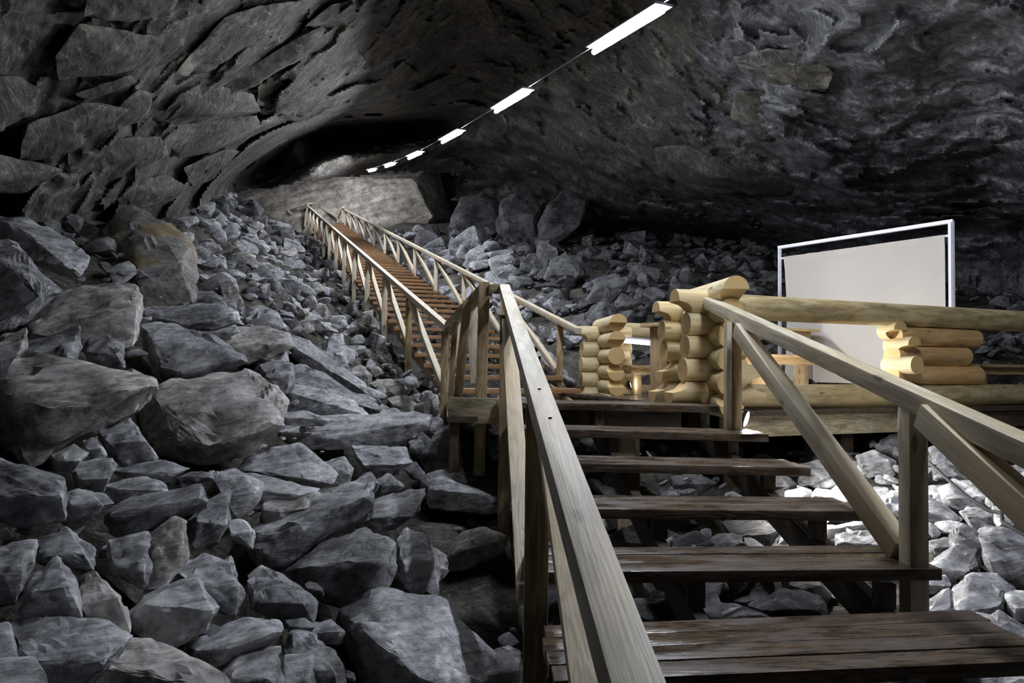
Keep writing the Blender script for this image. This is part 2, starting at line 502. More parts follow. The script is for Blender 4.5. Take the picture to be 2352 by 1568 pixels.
def build_shell():
    bm = bmesh.new()
    xs = []; x = -1600
    while x <= 3900:
        xs.append(x); x += 5.5 if -60 < x < 2420 else 34
    ys = []; y = -2600
    while y <= 900:
        ys.append(y); y += 4.5 if -40 < y < 600 else (14 if y > 0 else (34 if y > -700 else 90))
    Rs = Matrix.Rotation(R(33), 3, 'Y')
    grid = []
    for y in ys:
        row = []
        for x in xs:
            d = shell_depth(x, y)
            p = ray(x, y)*d
            # bedding tilted up to the right, blocks long along the beds
            left = 1-sm(x, 900, 1500)
            q = Rs @ p
            qa = Vector((q.x*.35, q.y*.35, q.z*1.5))
            wp = noise.noise_vector(p*1.3)*.16+noise.noise_vector(p*4)*.05
            qa += wp
            dd = left*(vor(qa*.52, 1.1, 2.2, .12)+vor(qa*1.35+Vector((7, 3, 1)), .30, 1.0, .14)+vor(qa*4.5, .05, .3, .2))
            pb = Vector((p.x*.6, p.y*.4, p.z*.9))+wp
            dd += (1-left)*(vor(pb*.55, .8, 1.2, .15)+vor(pb*1.7, .25, .8, .2)+vor(pb*4, .08, .35, .2))
            dd += .45*noise.fractal(p*.35, 1, 2.1, 3)+.045*noise.fractal(p*2.2, .9, 2.1, 4)
            sc = min(1.0, d/9)
            row.append(bm.verts.new(ray(x, y)*(d+dd*sc)))
        grid.append(row)
    for ja, (a, b) in enumerate(zip(grid, grid[1:])):
        for i in range(len(xs)-1):
            # the chamber at the head of the stairs opens below the roof lip
            if 430 < xs[i] < 1050+30*noise.noise(Vector((ys[ja]*.03, 1, 5)))+14*noise.noise(Vector((ys[ja]*.1, 7, 5))) and ys[ja] > interp(xs[i], LIPX)+9*noise.noise(Vector((xs[i]*.02, 3, 0)))+5*noise.noise(Vector((xs[i]*.07, 8, 0))): continue
            f_ = bm.faces.new((a[i], b[i], b[i+1], a[i+1]))
            if xs[i] > 1600+ (ys[ja]-100)*.3+160*noise.noise(a[i].co*.4)+60*noise.noise(a[i].co*1.7): f_.material_index = 1
    for v in [v for v in bm.verts if not v.link_faces]: bm.verts.remove(v)
    for n_, out in enumerate(SLABS):
        cx = sum(p[0] for p in out)/len(out); cy = sum(p[1] for p in out)/len(out)
        sf = .955 if cx < 1100 else .985
        d0 = shell_depth(cx, cy)*sf
        c = ray(cx, cy)*d0
        sz = min(max(p[0] for p in out)-min(p[0] for p in out), max(p[1] for p in out)-min(p[1] for p in out))*d0/F
        rn = random.Random(n_+40)
        pts = []
        for (x, y) in out:
            d = d0*.25+shell_depth(x, y)*sf*.75
            pts.append(ray(x, y)*d-c)
            pts.append(ray(cx+(x-cx)*.9, cy+(y-cy)*.9)*(d+sz*.9)-c)
        for q_ in range(3):
            x, y = cx+rn.uniform(-.25, .25)*(out[0][0]-cx), cy+rn.uniform(-.4, .4)*(out[0][1]-cy)
            pts.append(ray(x, y)*(d0-rn.uniform(.0, .07)*sz)-c)
        b2 = bmesh.new(); hull(b2, pts); finish_rock(b2, max(sz, .3), 500+n_, 8, .8)
        me = bpy.data.meshes.new('tmp'); bmesh.ops.translate(b2, verts=b2.verts[:], vec=c); b2.to_mesh(me); b2.free()
        bm.from_mesh(me); bpy.data.meshes.remove(me)
    o = link('ceiling', bm, [M_ceil, M_wallr], None, None, 40)
    tag(o, kind='structure')
build_shell()
def build_back():
    bm = bmesh.new(); grid = []
    y = 150
    while y <= 700:
        row = []
        x = 250
        while x <= 1300:
            e = ((x-775)/525)**2
            p = ray(x, y)*(52-14*e)
            p = p*(1+.03*vor(p*.15, 1, .2)+.01*vor(p*.6, 1, .5))
            row.append(bm.verts.new(p)); x += 15
        grid.append(row); y += 15
    for a, b in zip(grid, grid[1:]):
        for i in range(len(a)-1): bm.faces.new((a[i], b[i], b[i+1], a[i+1]))
    tag(link('wall_back', bm, M_shaderock, None, None, 40), kind='structure')  # darker rock colour stands in for the gloom behind the lip
build_back()

# ------------------------------------------------------------------ rocks
def inpoly(x, y, poly):
    c = False
    for i in range(len(poly)):
        x1, y1 = poly[i]; x2, y2 = poly[i-1]
        if (y1 > y) != (y2 > y) and x < (x2-x1)*(y-y1)/(y2-y1)+x1: c = not c
    return c
ROCKN = [0]
def boulder(outline, label, ridge=None, mat=None, Y=None, thick=.7, tilt=1.1, name='boulder', group=None, amp=1.0, push=0.0):
    rnd = random.Random(len(label)*7+int(outline[0][0]))
    xs = [p[0] for p in outline]; ys = [p[1] for p in outline]
    cx, cy = sum(xs)/len(xs), sum(ys)/len(ys)
    hw, hh = (max(xs)-min(xs))/2, (max(ys)-min(ys))/2
    if Y is None: Y = (hit(cx, cy) or 20)
    Y += push
    Y *= .97
    outline = [(cx+(x-cx)*1.05, cy+(y-cy)*1.06) for x, y in outline]
    ext = 2*max(hw, hh)*Y/F
    sz = 2*min(hw, hh)*Y/F
    pts = []
    c = P(cx, cy, Y)
    for (x, y) in outline:
        q = 1.0
        dep = Y+tilt*(cy-y)/F*Y*.8
        pts.append(P(x, y, dep))
        b = P(cx+(x-cx)*.86, cy+(y-cy)*.86, dep+thick*sz*.9)
        pts.append(b+Vector((0, 0, -.05*sz)))
    if ridge is None:
        yr = cy+rnd.uniform(-.15, .25)*hh
        ridge = [(cx-hw*.72, yr+rnd.uniform(-.2, .2)*hh), (cx+rnd.uniform(-.3, .3)*hw, yr+rnd.uniform(-.1, .25)*hh), (cx+hw*.72, yr+rnd.uniform(-.25, .2)*hh)]
    for (x, y) in ridge:
        inset = .93
        x2, y2 = cx+(x-cx)*inset, cy+(y-cy)*inset
        dep = Y+tilt*(cy-y2)/F*Y*.8-.42*sz
        pts.append(P(x2, y2, dep))
    bm = bmesh.new()
    hull(bm, [p-c for p in pts])
    finish_rock(bm, max(sz, .15), ROCKN[0]+1, 7 if ext > .25 else 4, amp)
    ROCKN[0] += 1
    base = c+Vector((0, 0, 0))
    o = link(name, bm, mat or M_rock, None, Matrix.Translation(base), 26)
    tag(o, label, 'rock', group)
    return o

LEFT = [
 ([(-60,498),(0,503),(65,502),(150,545),(200,590),(178,632),(90,600),(-60,560)], 'leaning grey slab at the left edge just under the cave roof', [(35,515),(100,575),(172,625)], M_rock),
 ([(-60,545),(40,560),(110,640),(130,670),(60,730),(-60,780)], 'big dark boulder at the left edge below the leaning slab', [(0,600),(60,640),(100,680)], M_rock),
 ([(215,560),(240,530),(300,484),(325,486),(380,525),(440,560),(450,640),(440,690),(330,705),(260,695),(215,650)], 'tall pointed boulder with an ochre yellow stain', [(300,560),(330,640),(420,600)], M_rocks),
 ([(60,745),(80,712),(150,668),(240,648),(305,655),(325,680),(322,740),(300,790),(270,800),(180,790),(60,790)], 'brown rough-topped boulder in front of the ochre stained boulder', [(62,770),(170,735),(322,705)], M_rockb),
 ([(-60,830),(0,775),(60,752),(64,800),(0,845),(-60,850)], 'brown boulder at the left edge beside the rough-topped boulder', None, M_rockb),
 ([(0,830),(60,788),(180,752),(187,795),(160,845),(60,860),(0,860)], 'smooth grey slab tucked under the brown rough-topped boulder', None, M_rock),
 ([(188,800),(205,775),(245,768),(283,790),(285,845),(210,838)], 'small dark block in the hollow under the brown boulder', None, M_rock),
 ([(-60,850),(0,830),(90,815),(180,850),(300,850),(352,868),(362,890),(310,930),(200,1000),(80,1060),(30,1015),(-60,960)], 'very large flat-topped slab at the left edge', [(0,905),(110,940),(230,930),(350,885)], M_rockb),
 ([(322,708),(440,700),(505,697),(545,715),(548,735),(500,752),(425,758),(325,738)], 'flat pale slab lying in front of the ochre stained boulder', [(326,722),(420,747),(500,737),(545,724)], M_rock),
 ([(440,692),(450,668),(490,670),(518,690),(522,706),(445,706)], 'pale chunk behind the flat slab by the ochre boulder', None, M_rock),
 ([(505,650),(528,640),(545,660),(561,705),(545,716),(512,692)], 'upright pale stone right of the ochre stained boulder', None, M_rockb),
 ([(325,750),(400,745),(470,770),(560,815),(564,830),(540,845),(460,870),(415,887),(362,862),(332,800)], 'bright wedge-shaped boulder under the flat pale slab', [(335,760),(362,845),(415,858),(560,824)], M_rock),
 ([(480,775),(520,752),(600,750),(660,765),(674,795),(600,830),(565,838),(555,800)], 'pale boulder with a rough right face, right of the bright wedge', None, M_rockb),
 ([(445,768),(480,755),(540,745),(550,762),(520,778)], 'thin stone between the flat pale slab and the bright wedge', None, M_rock),
 ([(550,715),(600,700),(640,720),(655,752),(600,760),(560,750)], 'dark-faced block above the pale rough boulder', None, M_rock),
 ([(650,770),(690,772),(760,828),(838,880),(842,903),(800,903),(700,850),(658,810)], 'long diagonal slab pointing down towards the stairs', [(665,790),(760,850),(830,893)], M_rock),
 ([(345,900),(440,870),(560,850),(620,880),(656,920),(650,970),(560,1040),(470,1058),(380,1040),(330,1000),(312,950)], 'biggest pale boulder with a scooped face in the middle of the left slope', [(348,905),(372,980),(410,1008),(480,1030),(630,975)], M_rockb),
 ([(228,988),(300,960),(325,1000),(362,1052),(290,1072),(240,1040)], 'block wedged at the lower left of the biggest pale boulder', None, M_rock),
 ([(598,840),(640,825),(672,835),(675,870),(655,905),(612,885)], 'small block at the upper right of the biggest pale boulder', None, M_rock),
 ([(620,860),(700,835),(780,880),(880,935),(870,948),(800,935),(700,905),(640,895)], 'broad angular slab below the long diagonal slab', [(640,880),(740,890),(860,940)], M_rock),
 ([(655,905),(680,882),(740,895),(800,915),(842,950),(830,968),(760,968),(660,950)], 'jagged dark-fronted block right of the biggest pale boulder', [(665,900),(745,925),(830,950)], M_rock),
 ([(635,990),(660,960),(800,955),(940,948),(985,955),(982,985),(900,1022),(800,1030),(690,1032),(640,1012)], 'long low slab reaching right towards the staircase posts', [(642,990),(760,1003),(900,985),(980,968)], M_rock),
 ([(640,950),(700,943),(765,965),(740,978),(652,975)], 'thin slab lying on the long low slab', None, M_rock),
 ([(545,1085),(575,1050),(640,1025),(690,1020),(715,1045),(772,1085),(760,1110),(700,1122),(620,1110)], 'speckled boulder under the biggest pale boulder', [(560,1080),(640,1090),(740,1108)], M_rock),
 ([(480,1130),(560,1085),(650,1110),(735,1122),(690,1152),(600,1172),(500,1160)], 'dark boulder in shade below the speckled boulder', None, M_rock),
 ([(735,1065),(788,1048),(812,1075),(803,1112),(750,1112)], 'rounded grey stone right of the speckled boulder', None, M_rock),
 ([(808,1022),(930,1028),(945,1060),(880,1108),(832,1082)], 'grey block directly under the long low slab', None, M_rock),
 ([(938,1012),(968,1008),(978,1035),(960,1048),(940,1040)], 'tiny bright stone under the right end of the long low slab', None, M_rock),
 ([(968,1035),(1000,990),(1040,978),(1056,1020),(1062,1080),(1000,1092),(966,1062)], 'black cracked block at the right end of the rock pile', None, M_rock),
 ([(958,955),(1010,958),(1052,990),(1040,1012),(970,1000)], 'dark slab on top of the black cracked block', None, M_rock),
 ([(955,935),(980,903),(1006,908),(1010,950),(980,962)], 'pale rounded stone at the foot of the upper staircase post', None, M_rockb),
 ([(580,1212),(640,1180),(720,1140),(800,1112),(848,1115),(853,1160),(760,1230),(650,1296),(600,1300),(582,1265)], 'long rectangular block tilted up to the right, low in the pile', [(584,1228),(642,1232),(760,1168),(848,1135)], M_rock),
 ([(655,1310),(760,1240),(840,1218),(905,1250),(908,1300),(870,1370),(800,1402),(720,1362)], 'broad smooth boulder below the long rectangular block', [(700,1300),(800,1290),(890,1290)], M_rock),
 ([(912,1235),(935,1214),(972,1222),(1005,1290),(1010,1365),(960,1372),(918,1330)], 'upright dark boulder beside the broad smooth boulder', None, M_rock),
 ([(975,1265),(990,1255),(1025,1275),(1030,1310),(1012,1335),(990,1300)], 'small pale stone right of the upright dark boulder', None, M_rockb),
 ([(1022,1285),(1060,1222),(1110,1210),(1165,1230),(1150,1270),(1080,1302),(1030,1310)], 'isolated hump-backed stone near the left staircase posts', [(1040,1270),(1080,1235),(1150,1240)], M_rockb),
 ([(838,1200),(860,1150),(930,1125),(978,1120),(960,1170),(905,1212),(860,1220)], 'split block right of the long rectangular block', None, M_rock),
 ([(965,1100),(1000,1083),(1060,1110),(1150,1150),(1148,1178),(1060,1172),(985,1168)], 'triangular grey slab sloping to the right towards the posts', None, M_rock),
 ([(940,1115),(1000,1080),(1060,1075),(1072,1110),(1000,1120)], 'pale narrow slab behind the triangular grey slab', None, M_rockb),
 ([(785,1405),(870,1345),(1000,1370),(1100,1450),(1165,1500),(1190,1640),(1000,1680),(880,1620),(800,1480)], 'huge smooth boulder at the bottom of the photo beside the stairs', [(800,1430),(890,1480),(960,1560)], M_rock),
 ([(568,1322),(600,1300),(680,1340),(727,1380),(715,1422),(640,1426),(580,1395)], 'dark boxy boulder left of the broad smooth boulder', None, M_rock),
 ([(288,1415),(330,1370),(400,1337),(450,1335),(498,1395),(470,1450),(385,1490),(310,1450)], 'rounded boulder with a pale ridge in the lower left pile', [(335,1385),(420,1395),(495,1402)], M_rock),
 ([(22,1432),(80,1418),(240,1425),(302,1460),(250,1530),(180,1600),(80,1600),(40,1530)], 'wide smooth boulder at the bottom left', None, M_rock),
 ([(210,1510),(280,1462),(380,1480),(525,1562),(560,1660),(180,1660),(170,1590)], 'long sloping boulder along the bottom edge', [(230,1530),(350,1540),(500,1590)], M_rockb),
 ([(428,1478),(560,1422),(640,1425),(652,1450),(590,1492),(500,1532),(440,1512)], 'bright-topped block above the bottom edge, right of the ridged boulder', [(440,1495),(530,1490),(640,1450)], M_rock),
 ([(650,1480),(670,1447),(720,1460),(765,1490),(795,1560),(780,1660),(680,1640)], 'dark boulder on the bottom edge left of the huge smooth boulder', None, M_rock),
 ([(640,1560),(655,1507),(718,1502),(728,1560),(710,1650),(640,1640)], 'small knobbly stone on the bottom edge', None, M_rock),
 ([(500,1550),(560,1500),(640,1490),(650,1560),(600,1640),(520,1640)], 'shaded dark stone on the bottom edge left of the knobbly stone', None, M_rock),
 ([(243,1275),(250,1240),(340,1222),(345,1300),(330,1350),(270,1322)], 'cracked dark block left of the smooth upright stone', None, M_rock),
 ([(345,1225),(400,1190),(426,1200),(432,1280),(380,1345),(330,1352)], 'smooth upright stone in the middle of the lower left pile', None, M_rockb),
 ([(430,1195),(480,1150),(527,1125),(528,1200),(500,1240),(440,1262)], 'sharp shard pointing up left of the long rectangular block', None, M_rock),
 ([(243,1188),(260,1160),(370,1130),(460,1112),(476,1155),(400,1190),(300,1240),(250,1222)], 'long block with a bright right end above the cracked dark block', [(250,1180),(360,1160),(470,1140)], M_rock),
 ([(-60,1060),(0,1058),(90,1090),(150,1095),(152,1190),(60,1207),(0,1185),(-60,1190)], 'squared block with a layered face at the left edge', [(-40,1150),(60,1140),(150,1135)], M_rock),
 ([(118,1045),(170,1020),(203,1040),(165,1085),(128,1078)], 'small stone above the squared layered block', None, M_rock),
 ([(163,1065),(255,1050),(264,1070),(238,1128),(172,1118)], 'flat-topped stone right of the squared layered block', None, M_rock),
 ([(190,1012),(215,1003),(248,1045),(215,1062)], 'thin dark shard under the very large flat-topped slab', None, M_rock),
 ([(150,1135),(180,1122),(240,1135),(264,1155),(200,1192),(160,1182)], 'black stone in the gap right of the squared layered block', None, M_rock),
 ([(238,1115),(330,1092),(380,1110),(388,1130),(270,1154)], 'low rounded stone resting on the long bright-ended block', None, M_rock),
 ([(258,1080),(370,1055),(437,1075),(380,1105),(280,1102)], 'flat dark stone under the biggest pale boulder', None, M_rock),
 ([(485,1085),(540,1075),(600,1110),(592,1150),(540,1192),(515,1150)], 'dark angular stone with a pale edge below the biggest boulder', None, M_rock),
 ([(380,1110),(440,1085),(485,1082),(490,1100),(420,1120)], 'dark thin slab left of the pale-edged angular stone', None, M_rock),
 ([(42,1405),(60,1340),(130,1280),(180,1335),(187,1422),(60,1427)], 'dark triangular shard above the wide smooth boulder', None, M_rock),
 ([(180,1325),(210,1308),(250,1340),(295,1400),(298,1452),(200,1427),(187,1400)], 'pale pointed shard right of the dark triangular shard', None, M_rockb),
 ([(-60,1260),(0,1262),(82,1242),(75,1300),(35,1388),(-60,1380)], 'bluish smooth stone at the left edge', None, M_rock),
 ([(82,1242),(150,1212),(212,1260),(216,1312),(140,1290),(90,1290)], 'dark rounded stone below the squared layered block', None, M_rock),
 ([(398,1305),(470,1272),(530,1300),(562,1360),(540,1412),(490,1395),(450,1335)], 'grey rounded boulder behind the ridged boulder', None, M_rock),
 ([(520,1200),(555,1190),(584,1220),(582,1262),(535,1235)], 'small stone touching the left end of the long rectangular block', None, M_rock),
 ([(595,1190),(615,1150),(720,1122),(742,1145),(640,1188),(605,1212)], 'stone lying behind the long rectangular block', None, M_rockb),
 ([(855,1105),(895,1088),(928,1118),(872,1137)], 'small flake in the rubble under the long low slab', None, M_rock),
 ([(788,1118),(850,1082),(872,1110),(852,1150)], 'pale flake left of the split block', None, M_rock),
 ([(928,1075),(955,1060),(975,1085),(970,1105),(945,1100)], 'small triangular stone beside the black cracked block', None, M_rock),
 ([(-60,1440),(20,1430),(46,1520),(60,1620),(-60,1620)], 'dark boulder in the bottom left corner', None, M_rock),
 ([(700,1432),(760,1424),(792,1450),(780,1482),(712,1467)], 'low dark stone left of the huge smooth boulder', None, M_rock),
 ([(655,1425),(700,1418),(728,1440),(700,1455),(660,1450)], 'small stone below the dark boxy boulder', None, M_rock),
 ([(1100,1560),(1150,1490),(1195,1500),(1205,1640),(1110,1640)], 'dark lump between the huge boulder and the stair post', None, M_rock),
 ([(735,808),(765,765),(787,770),(798,840),(770,852),(745,845)], 'pointed pale stone standing above the broad angular slab', None, M_rock),
 ([(800,850),(830,838),(855,860),(845,885),(812,880)], 'rounded stone beside the trodden gap left of the stairs', None, M_rockb),
 ([(850,880),(895,868),(935,890),(920,915),(865,912)], 'flat pale stone in the gap left of the upper stairs', None, M_rockb),
 ([(890,915),(930,905),(960,930),(940,950),(900,945)], 'pale stone directly behind the long low slab', None, M_rockb),
 ([(1175,1245),(1195,1225),(1212,1240),(1212,1300),(1180,1300)], 'dark stone just left of the nearest staircase post', None, M_rock),
 ([(450,605),(490,583),(518,600),(524,628),(470,632)], 'block right of the tall ochre stained boulder', None, M_rock),
 ([(535,500),(545,462),(580,457),(605,480),(595,505),(560,512)], 'dark knob on the skyline left of the stair head', None, M_shaderock),
 ([(468,492),(475,465),(492,457),(522,470),(528,495),(490,500)], 'dark lump on the skyline under the roof lip', None, M_shaderock),
]
RIGHT = [
 ([(1803,1128),(1845,1118),(1862,1140),(1858,1160),(1808,1158)], 'brightest small stone beside the stair treads, right side', None),
 ([(1862,1138),(1875,1120),(1912,1126),(1908,1152),(1870,1155)], 'white lit stone next to the brightest small stone', None),
 ([(1835,1068),(1890,1052),(1942,1078),(1935,1128),(1880,1122),(1838,1105)], 'bright ridged boulder under the floodlight', None),
 ([(1890,1128),(1922,1124),(1958,1150),(1962,1188),(1900,1174)], 'grey rounded stone half behind the diagonal brace', None),
 ([(1968,1045),(2010,1033),(2058,1060),(2052,1092),(1990,1097),(1970,1075)], 'lit block under the pavilion left of the big post', None),
 ([(2012,1025),(2060,988),(2105,1000),(2105,1062),(2060,1055)], 'tallest lit boulder touching the pavilion beam', None),
 ([(1918,1255),(1922,1226),(1990,1220),(2042,1245),(2062,1292),(1980,1275)], 'flat pale boulder behind the foot of the right brace', None),
 ([(1918,1208),(1985,1190),(2004,1214),(1930,1226)], 'thin pale slab beside the second stair tread', None),
 ([(2133,1030),(2170,1010),(2230,1050),(2252,1090),(2180,1082),(2140,1062)], 'lit wedge right of the big post top', None),
 ([(2140,1075),(2170,1060),(2222,1100),(2205,1114),(2145,1102)], 'small lit stone under the lit wedge', None),
 ([(2008,1145),(2060,1128),(2140,1140),(2207,1190),(2202,1222),(2130,1222),(2060,1202),(2015,1172)], 'very bright ridged boulder behind the big post', None),
 ([(2158,1124),(2190,1100),(2280,1140),(2292,1182),(2230,1192),(2170,1152)], 'dark-sided boulder crossed by the black cable', None),
 ([(2203,1175),(2240,1163),(2282,1180),(2302,1222),(2240,1224)], 'cream-topped stone below the dark-sided boulder', None),
 ([(2133,1242),(2178,1234),(2188,1262),(2150,1277)], 'small stone right beside the big post', None),
 ([(2128,1300),(2150,1280),(2200,1250),(2240,1262),(2246,1300),(2180,1342),(2130,1345)], 'angular block with a sunken face right of the big post', None),
 ([(2178,1235),(2212,1203),(2252,1225),(2272,1300),(2240,1330),(2190,1290)], 'upright block with a white left face', None),
 ([(2248,1222),(2300,1213),(2420,1265),(2420,1410),(2300,1362),(2262,1300)], 'big speckled boulder at the right edge', None),
 ([(2187,1352),(2230,1318),(2290,1320),(2322,1350),(2317,1402),(2260,1452),(2220,1462),(2183,1400)], 'round dark-fronted boulder low on the right', None),
 ([(2118,1385),(2180,1350),(2192,1400),(2172,1432),(2128,1425)], 'pale stone left of the round dark-fronted boulder', None),
 ([(2272,1425),(2295,1403),(2355,1450),(2390,1515),(2340,1518),(2300,1485)], 'leaning slab beside the lowest tread', None),
 ([(2310,1362),(2352,1358),(2420,1400),(2420,1455),(2330,1425)], 'pale boulder at the right edge above the leaning slab', None),
 ([(2268,1120),(2330,1155),(2420,1220),(2420,1265),(2292,1195)], 'long boulder along the cable at the right edge', None),
 ([(2120,1350),(2130,1332),(2172,1320),(2182,1345),(2140,1365)], 'little stone under the angular block', None),
 ([(2230,1060),(2290,1075),(2380,1120),(2400,1160),(2300,1130),(2240,1095)], 'boulder behind the right handrail brace', None),
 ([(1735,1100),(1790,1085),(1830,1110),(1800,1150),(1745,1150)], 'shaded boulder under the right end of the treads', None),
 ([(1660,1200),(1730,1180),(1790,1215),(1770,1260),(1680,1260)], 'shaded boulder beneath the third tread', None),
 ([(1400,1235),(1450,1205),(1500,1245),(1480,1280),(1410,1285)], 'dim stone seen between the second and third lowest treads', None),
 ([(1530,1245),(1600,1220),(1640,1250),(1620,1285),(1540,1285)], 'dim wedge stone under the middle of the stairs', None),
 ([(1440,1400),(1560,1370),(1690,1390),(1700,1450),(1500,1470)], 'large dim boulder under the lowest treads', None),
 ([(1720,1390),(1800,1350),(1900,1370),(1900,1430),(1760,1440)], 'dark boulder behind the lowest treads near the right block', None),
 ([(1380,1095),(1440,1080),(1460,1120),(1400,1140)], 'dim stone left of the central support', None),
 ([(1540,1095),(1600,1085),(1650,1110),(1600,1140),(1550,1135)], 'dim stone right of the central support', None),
]
for out, lab, rid, mt in LEFT:
    boulder(out, lab, rid, mt)
for out, lab, rid in RIGHT:
    boulder(out, lab, rid, M_rockw if out[0][0] > 1795 else M_shaderock, tilt=.9)  # stones under the treads get their shade through the darker colour

# big far masses
BIG = [
 ([(430,700),(455,470),(540,405),(640,376),(780,366),(900,370),(1000,380),(1008,400),(1012,440),(1030,480),(1037,500),(1012,515),(1008,545),(980,570),(900,640)], 'pale buff rock wall at the head of the long stairs', M_back, 46),
 ([(1230,560),(1240,500),(1290,440),(1345,435),(1350,470),(1320,520),(1280,560)], 'large grey boulder leaning on the far wall, right of the buff wall', M_shaderock, 30),
 ([(1030,520),(1060,455),(1110,445),(1160,480),(1150,540),(1080,560)], 'dark boulder right behind the buff wall edge', M_shaderock, 34),
 ([(1140,530),(1150,460),(1200,440),(1240,470),(1235,560),(1180,575)], 'dim boulder in the row below the far wall', M_shaderock, 32),
 ([(1250,640),(1265,600),(1300,580),(1335,590),(1345,630),(1310,650),(1270,650)], 'rounded grey boulder on the slope right of the long stairs', M_shaderock, 19),
 ([(1345,690),(1370,645),(1420,630),(1445,640),(1440,665),(1395,700)], 'long leaning block on the dark slope above the log portal', M_shaderock, 15),
 ([(1455,685),(1465,662),(1475,665),(1474,695),(1460,700)], 'small upright pale stone above the log portal', M_shaderock, 14),
 ([(1410,695),(1430,672),(1470,690),(1465,710),(1420,712)], 'squat stone beside the small upright stone', M_shaderock, 13.5),
]
for out, lab, mt, Y in BIG:
    if mt is M_back:
        boulder(out, lab, [(500,600),(520,450),(700,405),(960,400),(1005,500),(960,560)], mt, Y, thick=.35, tilt=.35, name='rock_wall', amp=.35)
    else: boulder(out, lab, None, mt, Y, tilt=.7)

# generic rubble: a few shapes, copied
def generic(seed, cuts):
    rnd = random.Random(seed)
    sx, sy, sz = rnd.uniform(.75, 1.25), rnd.uniform(.6, 1.0), rnd.uniform(.35, .8)
    bm = bmesh.new()
    pts = []
    for i in range(13):
        v = Vector((rnd.uniform(-1, 1), rnd.uniform(-1, 1), rnd.uniform(-1, 1)))
        m = max(abs(v.x), abs(v.y), abs(v.z))
        v = v/m*rnd.uniform(.7, 1)
        pts.append(Vector((v.x*sx*.5, v.y*sy*.5, v.z*sz*.5)))
    hull(bm, pts)
    finish_rock(bm, .6, seed, cuts, 1.0)
    return bm
gmesh = []
for i in range(14):
    bm = generic(100+i, 4)
    me = bpy.data.meshes.new('rubble_stone')
    bm.to_mesh(me); bm.free()
    me.materials.append(M_rock)
    me.polygons.foreach_set('use_smooth', [True]*len(me.polygons)); me.set_sharp_from_angle(angle=R(24))
    gmesh.append(me)
gmesh_d = []
for me in gmesh:
    m2 = me.copy(); m2.materials.clear(); m2.materials.append(M_shaderock); gmesh_d.append(m2)  # copies with the weak light put into the colour
gmesh_f = []
for me in gmesh:
    m2 = me.copy(); m2.materials.clear(); m2.materials.append(M_rockb); gmesh_f.append(m2)
rnd = random.Random(5)
def rot(rnd): return (rnd.uniform(-.5, .5), rnd.uniform(-.5, .5), rnd.uniform(0, 6.28))
ZONES = [
 ([(520,520),(690,520),(740,560),(800,650),(860,740),(900,820),(880,860),(800,770),(700,760),(640,690),(560,680),(500,640),(470,560)], 95, .013, .029,
  'grey rubble stone on the slope left of the long upper stairs', 'rubble stones left of the long upper stairs', 1),
 ([(880,850),(990,880),(1005,930),(900,900),(830,850)], 14, .016, .03,
  'small pale stone in the gap at the foot of the upper stairs', 'stones in the gap at the foot of the upper stairs', 1),
 ([(960,560),(1040,535),(1200,590),(1230,650),(1330,720),(1250,740),(1100,650),(1000,610)], 40, .018, .036,
  'pale rubble stone just right of the long upper stairs', 'rubble stones just right of the long upper stairs', 0),
 ([(1200,590),(1450,560),(1600,640),(1560,690),(1450,760),(1330,740),(1240,660)], 28, .022, .045,
  'dim rubble stone on the dark slope behind the log portal', 'rubble stones on the dark slope behind the log portal', 2),
]
count = 0
for poly, n, s0, s1, lab, grp, m in ZONES:
    xs = [p[0] for p in poly]; ys = [p[1] for p in poly]
    got = 0; tries = 0
    while got < n and tries < 4000:
        tries += 1
        x, y = rnd.uniform(min(xs), max(xs)), rnd.uniform(min(ys), max(ys))
        if not inpoly(x, y, poly): continue
        Y = hit(x, y)
        if not Y: continue
        s = rnd.uniform(s0, s1)*Y*1.25
        p = P(x, y, Y)
        i = rnd.randrange(14)
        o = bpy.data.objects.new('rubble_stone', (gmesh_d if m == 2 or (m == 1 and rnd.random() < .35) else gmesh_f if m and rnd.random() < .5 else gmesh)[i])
        COL.objects.link(o)
        o.location = p+Vector((0, 0, .12*s)); o.scale = (s*rnd.uniform(.8, 1.3), s, s*rnd.uniform(.8, 1.2)); o.rotation_euler = rot(rnd)
        tag(o, lab, 'rock', grp)
        got += 1; count += 1

